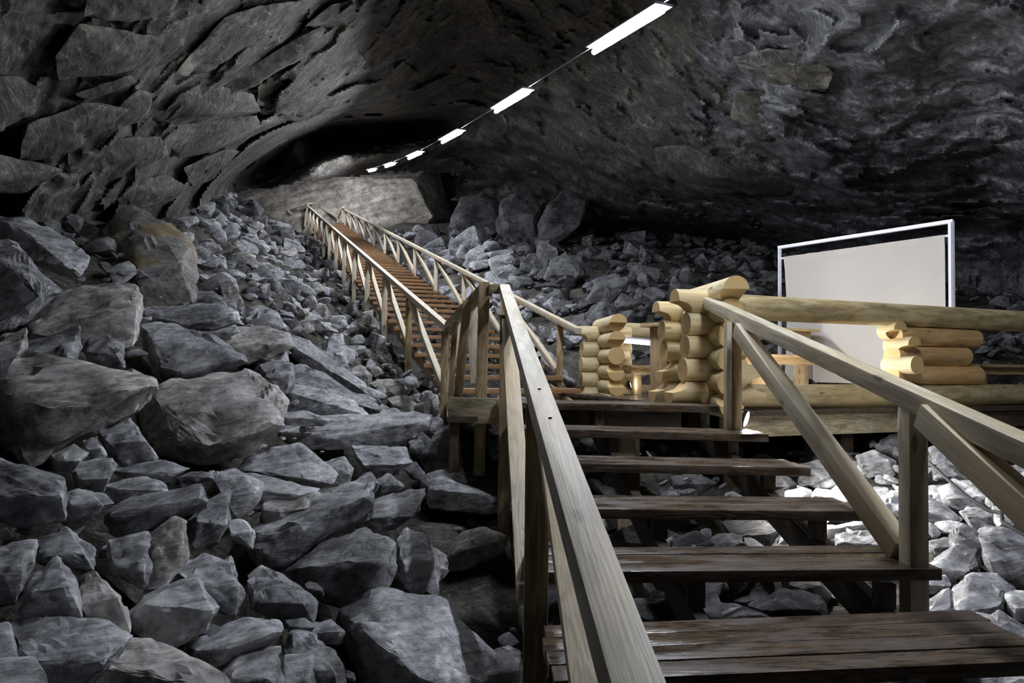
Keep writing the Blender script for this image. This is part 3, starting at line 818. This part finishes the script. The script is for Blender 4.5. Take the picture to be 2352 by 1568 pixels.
# the uncounted rest of the rubble: one object
def build_rest():
    rnd = random.Random(11)
    tmpl = []
    for i in range(10):
        bm = generic(300+i, 1)
        vs = [v.co.copy() for v in bm.verts]; fs = [[v.index for v in f.verts] for f in bm.faces]
        bm.verts.index_update()
        fs = [[v.index for v in f.verts] for f in bm.faces]
        bm.free(); tmpl.append((vs, fs))
    V_, F_, MI = [], [], []
    def put(X, Y, s, lift=.0):
        vs, fs = rnd.choice(tmpl)
        M = Matrix.Translation((X, Y, ground(X, Y)+lift)) @ Matrix.Rotation(rnd.uniform(0, 6.28), 4, 'Z') @ Matrix.Rotation(rnd.uniform(-.6, .6), 4, 'X') @ Matrix.Rotation(rnd.uniform(-.6, .6), 4, 'Y') @ Matrix.Diagonal((s*rnd.uniform(.8, 1.4), s, s*rnd.uniform(.7, 1.1), 1))
        b = len(V_)
        V_.extend([M @ v for v in vs]); F_.extend([[b+i for i in f] for f in fs])
        d_ = (Vector((X, Y))-L0); MI.extend([1 if (d_.dot(V) > 3.3+Y*.05 and Y > 9) or d_.dot(V) < -4.2 else 0]*len(fs))  # light falloff away from the stairs is painted by the darker slot
    for _ in range(5200):
        Y = 1.6+(rnd.random()**1.3)*44
        X = rnd.uniform(-.95, .95)*Y
        if Y > 36: continue
        s = rnd.choice([.12, .18, .25, .35, .5])*(.6+Y*.045)*rnd.uniform(.8, 1.2)
        xb = interp(Y, [(0, .2), (6.5, -.15), (8.5, -.75), (9.5, -.95), (60, -.95-.37*50.5)])
        if X < xb and Y < 8 and s > .35: s *= .5
        d = Vector((X, Y))-L0
        t, ss = d.dot(V), d.dot(U)
        if ss > -1.5 and -.3 < t < 2.4 and s > .3: s = .25
        if 6.5 < Y < 12 and X > 1.2 and s > .3: s = .3
        if X < xb+.2 and Y < 8.5:
            if rnd.random() < .6 or s > .3: continue
            put(X, Y, s*.7, -.08); continue
        put(X, Y, s)
    for _ in range(700):
        Y = rnd.uniform(1.2, 9); X = -rnd.uniform(.82, 2.0)*Y
        put(X, Y, rnd.uniform(.25, .75))
    me = bpy.data.meshes.new('rubble')
    me.from_pydata(V_, [], F_); me.materials.append(M_rock); me.materials.append(M_shaderock); me.polygons.foreach_set('material_index', MI)
    me.polygons.foreach_set('use_smooth', [True]*len(me.polygons)); me.set_sharp_from_angle(angle=R(30))
    o = bpy.data.objects.new('rubble', me); COL.objects.link(o)
    tag(o, 'loose grey broken rubble covering the cave floor and slopes', 'rubble', None, 'stuff')
build_rest()

# ------------------------------------------------------------------ lower staircase
def XL(Y): return .296-.052*Y
def XR(Y): return 2.36-.048*Y
st = empty('staircase', (1.1, 4.5, -1.75))
tag(st, 'near lower flight of dark wet plank stairs with weathered wooden handrails', 'stairs')
TR = [(-1, 2.0, .5, .02), (0, 2.72, .58, .03), (1, 3.53, .47, .012), (2, 4.24, .46, .0), (3, 4.98, .47, -.008), (4, 5.70, .5, -.012), (5, 6.42, .62, -.008)]
for i, yf, dep, til in TR:
    z = -.36-.176*(5-i)
    x0, x1 = XL(yf)+(.03 if i == 0 else -.03), XR(yf)+(.06 if i < 5 else -.1)
    bm = bmesh.new()
    n = 4 if dep > .55 else 3
    wpl = dep/n
    rr = random.Random(i+9)
    for k in range(n):
        a = k*wpl
        off = rr.uniform(-.012, .012)
        addbox(bm, off, x1-x0+off, a+.003, a+wpl-.004, -.062, rr.uniform(-.003, .002), .006)
    M = Matrix.Translation((x0, yf, z)) @ Matrix.Rotation(R(.6)+til*1.3, 4, 'Z') @ Matrix.Rotation(-til if i < 3 else -til*-1*-1, 4, 'Y')
    o = link('tread', bm, M_tread, st, M, 40)
def tl(Y, dz): return -1.927+.244*Y+dz
# carriage beams and blocks
for fx in (.14, .42, .9):
    def xx(Y): return XL(Y)+(XR(Y)-XL(Y))*fx
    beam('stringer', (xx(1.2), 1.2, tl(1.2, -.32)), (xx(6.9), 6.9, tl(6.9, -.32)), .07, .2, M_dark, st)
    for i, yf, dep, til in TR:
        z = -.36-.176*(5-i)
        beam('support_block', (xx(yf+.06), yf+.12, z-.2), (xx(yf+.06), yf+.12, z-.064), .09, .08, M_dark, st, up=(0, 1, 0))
for Y in (5.82,):
    X = .98
    beam('trestle_leg', (X, Y, ground(X, Y)-.3), (X, Y, -.60), .145, .06, M_plank, st, up=(0, 1, 0))
# handrails
def railpt(side, Y):
    return Vector((.335-.057*Y, Y, -.95+.244*Y)) if side < 0 else Vector((2.325-.046*Y, Y, -1.0+.244*Y))
a, b = railpt(-1, .35), railpt(-1, 7.5)
dz = Vector((0, 0, -.055))
beam('handrail', a+dz, b+dz, .112, .10, M_rail, st, bev=.008)
a, b = railpt(1, .3), railpt(1, 7.05)
beam('handrail', a+dz, b+dz, .12, .11, M_rail, st, bev=.008)
# nail heads on the left rail
for px, py in ((1239, 892), (1264, 958)):
    r = ray(px, py)
    Y = .95/(.244-r.z)
    q = r*Y
    bm = bmesh.new()
    bmesh.ops.create_cone(bm, cap_ends=True, segments=12, radius1=.009, radius2=.007, depth=.006)
    link('nail_head', bm, M_steel, st, Matrix.Translation(q+Vector((0, 0, .001))) @ Matrix.Rotation(math.atan(.244), 4, 'X'), 30)
# posts (left: P3.5, P6.1 ; right the same)
def post(Y, side, w, d, zb, mat, zt=None, dx=0, par=st, lean=0):
    p = railpt(side, Y)
    X = p.x+dx
    zt = p.z-.105 if zt is None else zt
    return beam('post', (X+lean, Y, zb), (X, Y, zt), w, d, mat, par, up=(0, 1, 0))
post(3.5, -1, .12, .10, -2.2, M_post, dx=.0)
post(6.1, -1, .11, .10, -1.75, M_post, dx=-.04)
post(3.68, 1, .10, .11, -1.9, M_rail, dx=0)
post(.95, -1, .11, .10, -2.2, M_post)
post(.95, 1, .11, .10, -2.2, M_post)
post(6.15, 1, .045, .10, -.9, M_rail, dx=-.10)
p = railpt(1, 6.15)
log('round_post', (p.x-.02, 6.2, -.56), (p.x-.02, 6.2, p.z-.10), .062, M_post, M_end, st, seg=20)
# braces: top at the far post, foot at the near post
def brace(a, b, w, t, mat, par, up=(0, 0, 1), bow=0):
    return beam('brace', a, b, w, t, mat, par, up=up, bow=bow)
for side, dx in ((-1, -.03), (1, -.03)):
    for ya, yb, zb in ((6.0, 3.62 if side < 0 else 3.78, .12), (3.5 if side > 0 else 3.35, 1.05, .1)):
        if side < 0 and ya < 4: dx = .03
        pa, pb = railpt(side, ya), railpt(side, yb)
        if side < 0 and ya > 4: zb = -.2
        if side > 0: dx, dxb, zb = (-.05, .0, .0) if ya > 4 else (-.04, 0, .1)
        else: dxb = dx
        A = Vector((pa.x+dx, ya, pa.z-(.14 if ya > 4 or side < 0 else .09))); B = Vector((pb.x+dxb, yb, tl(yb, zb)))
        brace(A, B, .115 if side < 0 else .11, .05 if side < 0 else .13, M_brace if side < 0 else M_rail, st)
# rail end piece, corner post and link rail of the landing
e = railpt(-1, 7.45)
beam('handrail', (e.x-.17, 7.45, e.z-.055), (e.x-.04, 7.45, e.z-.055), .10, .10, M_post, st, label='short end block with two bolts')
for k in (-.13, -.10):
    bm = bmesh.new(); bmesh.ops.create_icosphere(bm, subdivisions=2, radius=.007)
    link('bolt', bm, M_steel, st, Matrix.Translation((e.x+k, 7.40, e.z-.045+.02*(k+.1)/.03*.5)), 60)
c = P(1113, 648, 7.5)
beam('post', P(1100, 1090, 7.5), c, .12, .11, M_post, st, up=(0, 1, 0))
k0 = Vector((L0.x, L0.y, .54))
cc = Vector((c.x, c.y+.03, e.z-.05))
beam('handrail', cc, (k0.x+.02, k0.y-.05, .50), .10, .12, M_post, st)
beam('post', P(1032, 960, 8.3), P(1046, 738, 8.3), .06, .09, M_post, st, up=(0, 1, 0))
beam('brace', P(1053, 905, 7.9), P(1074, 690, 7.9), .10, .05, M_post, st, up=(0, 1, 0))
beam('brace', P(1030, 900, 9.0), P(1056, 722, 9.0), .08, .05, M_brace, st, up=(0, 1, 0))
beam('brace', P(1093, 880, 8.1), P(1083, 683, 8.1), .13, .04, M_brace, st, up=(0, 1, 0))
# landing
ld = empty('landing', (.4, 8.3, -.6))
tag(ld, 'dark plank landing between the lower and upper flights of stairs', 'landing')
bm = bmesh.new()
for k in range(20):
    yy = 7.08+k*.15
    xl = interp(yy, [(7, -.66), (9.5, -.9), (10.2, -.95)]); xr = interp(yy, [(7, 1.6), (10.2, 1.0)])
    addbox(bm, xl, xr, yy, yy+.142, -.60, -.55, .005)
link('deck', bm, M_tread, ld, None, 40)
beam('fascia_board', (-.66, 7.22, -.49), (-.10, 7.02, -.49), .05, .26, M_plank, ld)
beam('gap_shade_board', (0, 7.06, -.58), (1.75, 7.06, -.58), .03, .34, M_dark, ld)  # added dark board in place of the black gap under the top tread
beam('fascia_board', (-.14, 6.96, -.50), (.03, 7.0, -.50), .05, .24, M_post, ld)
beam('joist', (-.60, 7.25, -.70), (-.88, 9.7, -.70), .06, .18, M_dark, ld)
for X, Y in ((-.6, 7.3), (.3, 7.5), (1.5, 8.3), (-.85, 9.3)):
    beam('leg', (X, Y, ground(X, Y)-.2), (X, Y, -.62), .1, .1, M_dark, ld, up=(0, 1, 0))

# ------------------------------------------------------------------ upper staircase
us = empty('staircase', (-.9, 10, -.8))
tag(us, 'long upper flight of orange-brown slatted stairs climbing to the far rock wall', 'stairs')
RUN, RISE = .656, .175
SL = RISE/RUN
def up(s, t, z):          # s along, t across from left ends, z above tread line
    q = L0+U*s+V*t
    return Vector((q.x, q.y, -.36+SL*s+z))
NT = 49
for k in range(NT):
    M, L = frame(up(k*RUN, -.02, 0), up(k*RUN, 2.07, 0))
    M.translation.z = -.36+RISE*k-.035
    bm = bmesh.new()
    addbox(bm, 0, L, 0, .13, -.035, .035, .004)
    addbox(bm, .02, L-.01, .14, .27, -.035, .035, .004)
    link('tread', bm, M_tread2, us, M, 40)
SE = (NT-1)*RUN
for t in (.18, 1.87):
    beam('stringer', up(-.3, t, -.24), up(SE, t, -.24), .06, .2, M_post, us)
    for k in range(0, NT):
        pass
for t in (.22, 1.83):
    for k in range(1, 26):
        z = -.36+RISE*k
        q = up(k*RUN+.13, t, 0)
        beam('support_block', (q.x, q.y, z-.17), (q.x, q.y, z-.07), .07, .07, M_alu if k < 14 else M_plank, us, up=(0, 1, 0), bev=0)
def upper_side(t, s0, sp, tout):
    beam('handrail', up((s0-.05) if t < 1 else .05, t, .9-.05), up(SE, t, .9-.05), .10, .09, M_brace, us)
    s = s0
    pts = []
    while s < SE+.1:
        pts.append(s); s += sp
    for i, s in enumerate(pts):
        zb = ground(*up(s, t, 0).xy)-.1
        a = up(s, t+tout, 0); a.z = min(zb, a.z-.4)
        beam('post', a, up(s, t+tout, .80), .10, .09, M_post if i < 2 else M_brace, us, up=(0, 1, 0))
        if i+1 < len(pts):
            beam('brace', up(s+.12, t+tout, .02), up(pts[i+1]-.12, t+tout, .78), .085, .09, M_brace, us)
upper_side(.0, .02, 2.5, -.02)
upper_side(2.05, .77, 2.77, .02)

# head of the stairs: a turning walkway
hw = empty('walkway', P(660, 490, 41))
tag(hw, 'small railed walkway turning left at the head of the long stairs', 'walkway')
def seg(name, a, b, w=.12, h=.12, mat=M_brace): beam(name, P(*a), P(*b), w, h, mat, hw, bev=0)
seg('handrail', (598, 467, 43), (660, 448, 42)); seg('handrail', (660, 448, 42), (702, 481, 41))
seg('handrail', (648, 485, 40.6), (706, 468, 40.2)); seg('handrail', (722, 466, 41), (776, 499, 40.2)); seg('handrail', (776, 499, 40.2), (788, 476, 39.5))
seg('handrail', (705, 468, 40.1), (724, 466, 41))
for a, b in (((656, 500, 42), (662, 452, 42)), ((700, 505, 41), (704, 470, 41)), ((615, 486, 43), (612, 464, 43)), ((636, 492, 42.5), (655, 455, 42.5)),
             ((697, 508, 41.3), (673, 462, 41.5)), ((626, 484, 42.7), (617, 466, 42.7)), ((776, 512, 40.2), (777, 499, 40.2)), ((789, 512, 39.6), (787, 482, 39.6)),
             ((670, 492, 40.4), (662, 483, 40.4)), ((700, 520, 40), (708, 470, 40))):
    seg('post', a, b, .12, .1)
beam('deck', P(600, 492, 43), P(720, 520, 41), 1.2, .1, M_tread2, hw, bev=0)

# ------------------------------------------------------------------ log pavilion
pv = empty('log_pavilion', (4.0, 9.5, -.5))
tag(pv, 'open log pavilion of peeled yellow logs standing on a plank deck', 'pavilion')
A1 = Vector((.985, .17, 0)); B1 = Vector((-.082, .997, 0))
rad = .122
# near portal
C0 = Vector((2.12, 7.1, 0))
def Alog(C, left, right, z, r, e0='flat', e1='flat', mat=M_log):
    a = C+A1*left; b = C+A1*right
    log('log', (a.x, a.y, z), (b.x, b.y, z), r, mat, M_end, pv, e0, e1)
def Blog(C, near, far, z, r, e0='flat', e1='flat', mat=M_log):
    a = C-B1*near; b = C+B1*far
    log('log', (a.x, a.y, z), (b.x, b.y, z), r, mat, M_end, pv, e0, e1)
for z, l, r_, e0, e1 in ((.66, -.46, .2, 'low', 'flat'), (.43, -.335, .3, 'flat', 'flat'), (.195, -.345, .3, 'flat', 'flat'), (-.04, -.37, .3, 'flat', 'flat'), (-.275, -.52, .5, 'high', 'high')):
    Alog(C0, l, r_, z, rad+.006 if z > .6 else rad, e0, e1)
for z, n, f, e0 in ((.75, .52, 1.1, 'low'), (.55, .40, 1.0, 'flat'), (.31, .33, 1.0, 'flat'), (.075, .33, 1.0, 'flat'), (-.16, .34, 1.0, 'flat'), (-.39, .42, 1.0, 'high')):
    Blog(C0, n, f, z, .128 if z > .7 else rad, e0, 'flat')
C0b = C0+B1*.85
for z, l, e0 in ((.62, -.40, 'low'), (.40, -.33, 'flat'), (.165, -.30, 'flat'), (-.07, -.36, 'high'), (-.30, -.44, 'high')):
    Alog(C0b, l, .34, z, rad, e0, 'flat')
log('log', (2.15, 7.0, -.1), (2.53, 7.07, -.1), .12, M_log, M_end, pv, 'flat', 'low')
# far portal
C1 = Vector((1.40, 10.9, 0))
for z, l, r_, e0 in ((.49, -.38, .5, 'low'), (.245, -.30, .5, 'flat'), (.005, -.31, .5, 'flat'), (-.235, -.31, .5, 'flat'), (-.465, -.42, .5, 'high')):
    Alog(C1, l, r_, z, rad, e0)
for z, n, e0 in ((.62, .98, 'low'), (.375, .9, 'low'), (.135, .86, 'flat'), (-.105, .86, 'high'), (-.33, .92, 'high'), (-.52, 1.05, 'high')):
    Blog(C1+A1*.07, n, .35, z, .126, e0)
for z in (.36, .12):
    a = C1+Vector((.16, -.15, 0))
    log('log', (a.x, a.y, z), (a.x+.28, a.y+.05, z), .11, M_log, M_end, pv, 'flat', 'low')
# long near wall (receding to the right)
W0 = Vector((2.05, 7.12)); WD = Vector((.931, .365))
def wl(s, z): q = W0+WD*s; return (q.x, q.y, z)
log('log', wl(.0, .632), wl(6.6, .632), .135, M_logold, M_end, pv, seg=40)
log('log', wl(.2, -.32), wl(6.6, -.32), .13, M_logold, M_end, pv, seg=40)
log('log', wl(2.66, .382), wl(4.05, .382), .115, M_logor, M_end, pv, 'flat', 'flat')
log('log', wl(2.62, .155), wl(3.86, .155), .115, M_logor, M_end, pv)
log('log', wl(2.60, -.075), wl(4.08, -.075), .115, M_logor, M_end, pv)
for s, z, n, f in ((2.62, .45, .12, .12), (2.72, .27, .22, .12), (2.68, .04, .28, .12), (2.72, -.17, .1, .12), (4.02, .30, -.1, .8), (4.02, .06, -.1, .8), (3.95, -.15, -.1, .8)):
    p_ = wl(s, z)
    nx = Vector((-.365*-1, -.931, 0))
    a = Vector(p_)+nx*n; b = Vector(p_)-nx*f
    log('log', a, b, .105, M_log, M_end, pv, 'low' if z > .25 else 'flat', 'flat')
# rear walls
log('log', (1.6, 11.2, .58), (6.8, 13.2, .58), .12, M_log, M_end, pv)
log('log', (1.6, 11.2, -.44), (6.8, 13.2, -.44), .12, M_bench, M_end, pv)
# deck
bm = bmesh.new()
for k in range(34):
    s = .35+k*.18
    a = W0+WD*s; nrm = Vector((-.365, .931))
    e0_, e1_ = a+nrm*.05, a+nrm*4.3
    vs = []
    hw_ = WD*.086
    for zz in (-.50, -.455):
        for q in (e0_-hw_, e0_+hw_, e1_+hw_, e1_-hw_): vs.append(bm.verts.new((q.x, q.y, zz)))
    for f in ((3, 2, 1, 0), (4, 5, 6, 7), (0, 1, 5, 4), (1, 2, 6, 5), (2, 3, 7, 6), (3, 0, 4, 7)): bm.faces.new([vs[i] for i in f])
link('deck', bm, M_tread, pv, None, None)
def wlo(s, z, o): q = W0+WD*s+Vector((.365, -.931))*o; return (q.x, q.y, z)
beam('deck_edge_board', wlo(.1, -.485, .06), wlo(6.8, -.485, .06), .2, .06, M_dark, pv, label='thin dark board under the bottom log')
beam('deck_beam', wlo(.15, -.625, .04), wlo(2.9, -.625, .04), .12, .23, M_plank, pv, label='broad stained beam lit by the floodlight')
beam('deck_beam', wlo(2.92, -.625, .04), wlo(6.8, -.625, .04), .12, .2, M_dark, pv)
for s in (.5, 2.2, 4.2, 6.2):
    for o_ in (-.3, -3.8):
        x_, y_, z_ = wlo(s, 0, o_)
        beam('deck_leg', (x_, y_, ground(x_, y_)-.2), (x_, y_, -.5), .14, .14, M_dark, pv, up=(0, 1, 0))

# pavilion furniture
def table(name, lab, cat, a, b, width, z, zfloor=-.455, leg=.09, top=.04, group=None, apron=.10, mat=M_bench):
    a = Vector((*a, 0)); b = Vector((*b, 0))
    c = (a+b)/2
    o = empty(name, (c.x, c.y, zfloor))
    tag(o, lab, cat, group)
    d = (b-a).normalized(); n = Vector((-d.y, d.x, 0))
    beam('top', (a.x, a.y, z-top/2), (b.x, b.y, z-top/2), width, top, mat, o)
    for s in (.12, .88):
        q = a.lerp(b, s)
        beam('leg', (q.x, q.y, zfloor), (q.x, q.y, z-top), leg, width*.5, mat, o, up=(n.x, n.y, 0))
    if apron: beam('apron', (a.x+d.x*.08, a.y+d.y*.08, z-top-apron/2), (b.x-d.x*.08, b.y-d.y*.08, z-top-apron/2), width*.55, apron, mat, o)
    return o
q1 = P(1440, 842, 10.6); q2 = P(1560, 842, 10.9)
table('bench', 'wooden bench with a grey top seen through the log portal', 'bench', (q1.x, q1.y), (q2.x+.5, q2.y+.1), .3, .0)
q1 = P(1495, 748, 9.0); q2 = P(1590, 740, 9.4)
table('bar_table', 'tall wooden counter with a thick apron behind the near portal', 'table', (q1.x, q1.y), (q2.x+.3, q2.y+.1), .45, .56, leg=.1, top=.05, apron=.18)
q1 = P(1700, 810, 9.3); q2 = P(2050, 826, 10.9)
table('table', 'long low wooden table in front of the projection screen', 'table', (q1.x, q1.y), (q2.x, q2.y), .5, .17)
q1 = P(1700, 752, 9.9); q2 = P(1857, 758, 10.4)
table('bar_table', 'tall table with a greenish top left of the projection screen foot', 'table', (q1.x, q1.y), (q2.x, q2.y), .45, .57)
q1 = P(2222, 838, 9.3); q2 = P(2420, 842, 9.9)
table('bench', 'wooden bench at the far right behind the long log wall', 'bench', (q1.x, q1.y), (q2.x, q2.y), .35, .07)

# ------------------------------------------------------------------ projection screen
Yr, Yl, Zt = 8.85, 10.95, 1.92
SR = Vector((.6445*Yr, Yr, 0)); SLf = Vector((.392*Yl, Yl, 0))
sc = empty('projection_screen', ((SR+SLf)/2)+Vector((0, 0, -.46)))
tag(sc, 'cream fabric projection screen hung in a white tubular frame', 'screen')
dS = (SR-SLf).normalized(); LS = (SR-SLf).length
def sp(s, z): return SLf+dS*s+Vector((0, 0, z))
beam('frame_post', sp(0, -.455), sp(0, Zt), .045, .045, M_alu, sc, up=(0, 1, 0), bev=.003)
beam('frame_post', sp(LS, -.455), sp(LS, Zt), .055, .055, M_alu, sc, up=(0, 1, 0), bev=.003)
beam('frame_top', sp(-.022, Zt), sp(LS+.027, Zt), .05, .05, M_alu, sc, bev=.003)
beam('frame_foot', sp(0, -.44)+Vector((-.3, -.3, 0)), sp(0, -.44)+Vector((.3, .3, 0)), .04, .04, M_alu, sc, bev=.003)
beam('frame_foot', sp(LS, -.44)+Vector((-.3, -.2, 0)), sp(LS, -.44)+Vector((.3, .2, 0)), .04, .04, M_alu, sc, bev=.003)
bm = bmesh.new(); tube(bm, [sp(0, 1.74), sp(LS, 1.74)], .016, 12)
link('roller_bar', bm, M_alu, sc, None, 60)
bm = bmesh.new()
nu, nv = 90, 60
nrm = Vector((dS.y, -dS.x, 0))
if nrm.y > 0: nrm = -nrm
g = []
for j in range(nv+1):
    v = j/nv; row = []
    for i in range(nu+1):
        u = i/nu
        s = .09+u*(LS-.16)
        edge = .05*math.exp(-((u)/.05)**2)*math.sin(v*math.pi)
        wv = .012*noise.noise(Vector((s*1.2, v*.7, 0)))+.010*math.exp(-((v-.0)/.12)**2)*math.sin(s*26)*math.exp(-((s-.55)/.25)**2)
        hem = .008 if v < .055 else 0
        row.append(bm.verts.new(sp(s+edge, 1.755-v*1.98)+nrm*(.02+wv*1.5+hem)))
    g.append(row)
for a, b in zip(g, g[1:]):
    for i in range(nu): bm.faces.new((a[i], b[i], b[i+1], a[i+1]))
bmesh.ops.solidify(bm, geom=bm.faces[:], thickness=.003)
link('fabric', bm, M_fab, sc, None, 60)

# ------------------------------------------------------------------ lamps on the cable
lamp_pts = []
def lampline(i):
    # i = 1 is the nearest lamp in view; negative numbers run back over the camera
    Y = 7.27+3.35*(i-1)
    X = 1.18-1.243*(i-1)
    if i > 6.6: return P(594+1/(.001196+.00055*(i-1))-10, 375, Y+4)  # farther lamps are unseen, added behind the lip to light the buff wall
    Z = interp(i, [(-2, 2.0), (1, 3.58), (2, 4.1), (3, 4.65), (4, 5.28), (5, 6.0), (6, 6.78), (7, 7.6), (8, 8.5), (9, 9.5)])
    return Vector((X, Y, Z))
LAB = {0: 'tube lamp hanging nearest over the lower stairs', 1: 'longest, nearest tube lamp in the photo, at the top',
 2: 'second tube lamp from the top of the hanging row', 3: 'third tube lamp from the top of the hanging row',
 4: 'fourth tube lamp down the hanging row', 5: 'fifth tube lamp, small, down the hanging row', 6: 'farthest visible tube lamp, a dot above the buff wall'}
def tubelamp(i, label):
    c = lampline(i)
    d = (lampline(i+.1)-lampline(i-.1)); d.normalize()
    a, b = c-d*.74, c+d*.74
    o = empty('tube_lamp', c)
    tag(o, label, 'lamp', 'tube lamps hanging in a row on the cable')
    M, L = frame(a, b)
    bm = bmesh.new(); addbox(bm, -.02, L+.02, -.10, .10, .042, .07, .006)
    link('housing', bm, M_grey, o, M, 40)
    bm = bmesh.new(); tube(bm, [(0.0, 0, 0), (L, 0, 0)], .031, 12)
    link('tube', bm, M_tube, o, M, 60)
for i in range(-1, 10):
    if i < 0 or i > 9: continue
    tubelamp(i, LAB.get(i, 'unseen tube lamp added beyond the roof lip'))
bm = bmesh.new()
pts = []
for k in range(6, 65):
    i = k/10
    pts.append(lampline(i)+Vector((0, 0, .075)))
tube(bm, pts, .008, 6)
tag(link('cable', bm, M_grey, None, None, 60), 'thin straight cable carrying the row of tube lamps', 'cable')

# floodlight on the round post
def flood(loc, aim, label, power, size=.09, scale=1.0, angle=150):
    o = empty('floodlight', loc)
    tag(o, label, 'lamp')
    aim = Vector(aim).normalized()
    M, L = frame(loc, Vector(loc)+aim)
    s = scale
    bm = bmesh.new(); addbox(bm, -.035*s, .0, -.075*s, .075*s, -.10*s, .10*s, .01*s)
    addbox(bm, -.055*s, -.03*s, -.07*s, .07*s, -.05*s, .05*s, .01*s)
    link('housing', bm, M_black, o, M, 40)
    bm = bmesh.new()
    bmesh.ops.create_uvsphere(bm, u_segments=24, v_segments=12, radius=1)
    for v in bm.verts: v.co = Vector((v.co.x*.02*s+.0, v.co.y*.065*s, v.co.z*.085*s))
    link('lens', bm, M_flood, o, M, 60)
    bm = bmesh.new()
    tube(bm, [(-.02*s, 0, .08*s), (-.05*s, 0, .1*s), (-.09*s, 0, .05*s), (-.1*s, .0, -.04*s)], .006, 8)
    link('bracket', bm, M_black, o, M, 40)
    l = bpy.data.lights.new('flood_beam', 'AREA'); l.shape = 'RECTANGLE'; l.size = .16*s; l.size_y = .12*s
    l.energy = power; l.color = (1, .97, .93); l.spread = R(angle+15)
    lo = bpy.data.objects.new('beam', l); COL.objects.link(lo)
    lo.parent = o
    z = -aim; x = Vector((0, 0, 1)).cross(z).normalized(); y = z.cross(x)
    Q = Matrix((x, y, z)).transposed().to_4x4()
    lo.matrix_basis = Matrix.Translation(aim*.03*s) @ Q
    return o
flood(P(1714, 962, 6.3), (.80, -.52, -.28), 'small black floodlight on the round post beside the pavilion beam', FLOOD_POWER, scale=.85)
flood(P(1447, 884, 10.5), (.97, .05, .22), 'small floodlight glowing at the base of the far log portal', .8, scale=.6)
flood(Vector((3.0, 8.35, -.36)), (.80, .30, .42), 'added unseen floodlight on the pavilion floor lighting the projection screen from below left', 28, scale=.7, angle=120)  # added lamp, hidden behind the bottom log, brightens the screen
o = empty('tube_lamp', P(1495, 786, 10.4))
tag(o, 'bright tube lamp fixed under the beam behind the log portal', 'lamp')
bm = bmesh.new(); tube(bm, [P(1436, 783, 10.55), P(1556, 794, 10.9)], .032, 12); link('tube', bm, M_tube2, o, None, 60)
bm = bmesh.new(); tube(bm, [P(1434, 777, 10.6), P(1558, 788, 10.95)], .03, 8); link('housing', bm, M_grey, o, None, 60)
# cables on the rocks at right
bm = bmesh.new()
pts = [P(2135, 1062, 5.2), P(2165, 1090, 5.0), P(2215, 1135, 4.7), P(2270, 1172, 4.5), P(2300, 1178, 4.4), P(2303, 1198, 4.3), P(2330, 1215, 4.2), P(2400, 1255, 4.0)]
tube(bm, pts, .012, 8)
tag(link('cable', bm, M_black, None, None, 60), 'black cable draped over the bright rocks on the right', 'cable')
bm = bmesh.new()
c = P(124, 664, 5.2)
tube(bm, [c+Vector((.055*math.cos(t/12*6.28), 0, .028*math.sin(t/12*6.28)-.02*math.cos(t/12*6.28))) for t in range(13)], .004, 6)
tag(link('wire_loop', bm, M_grey, None, None, 60), 'small loop of wire lying on the dark boulder at left', 'wire')
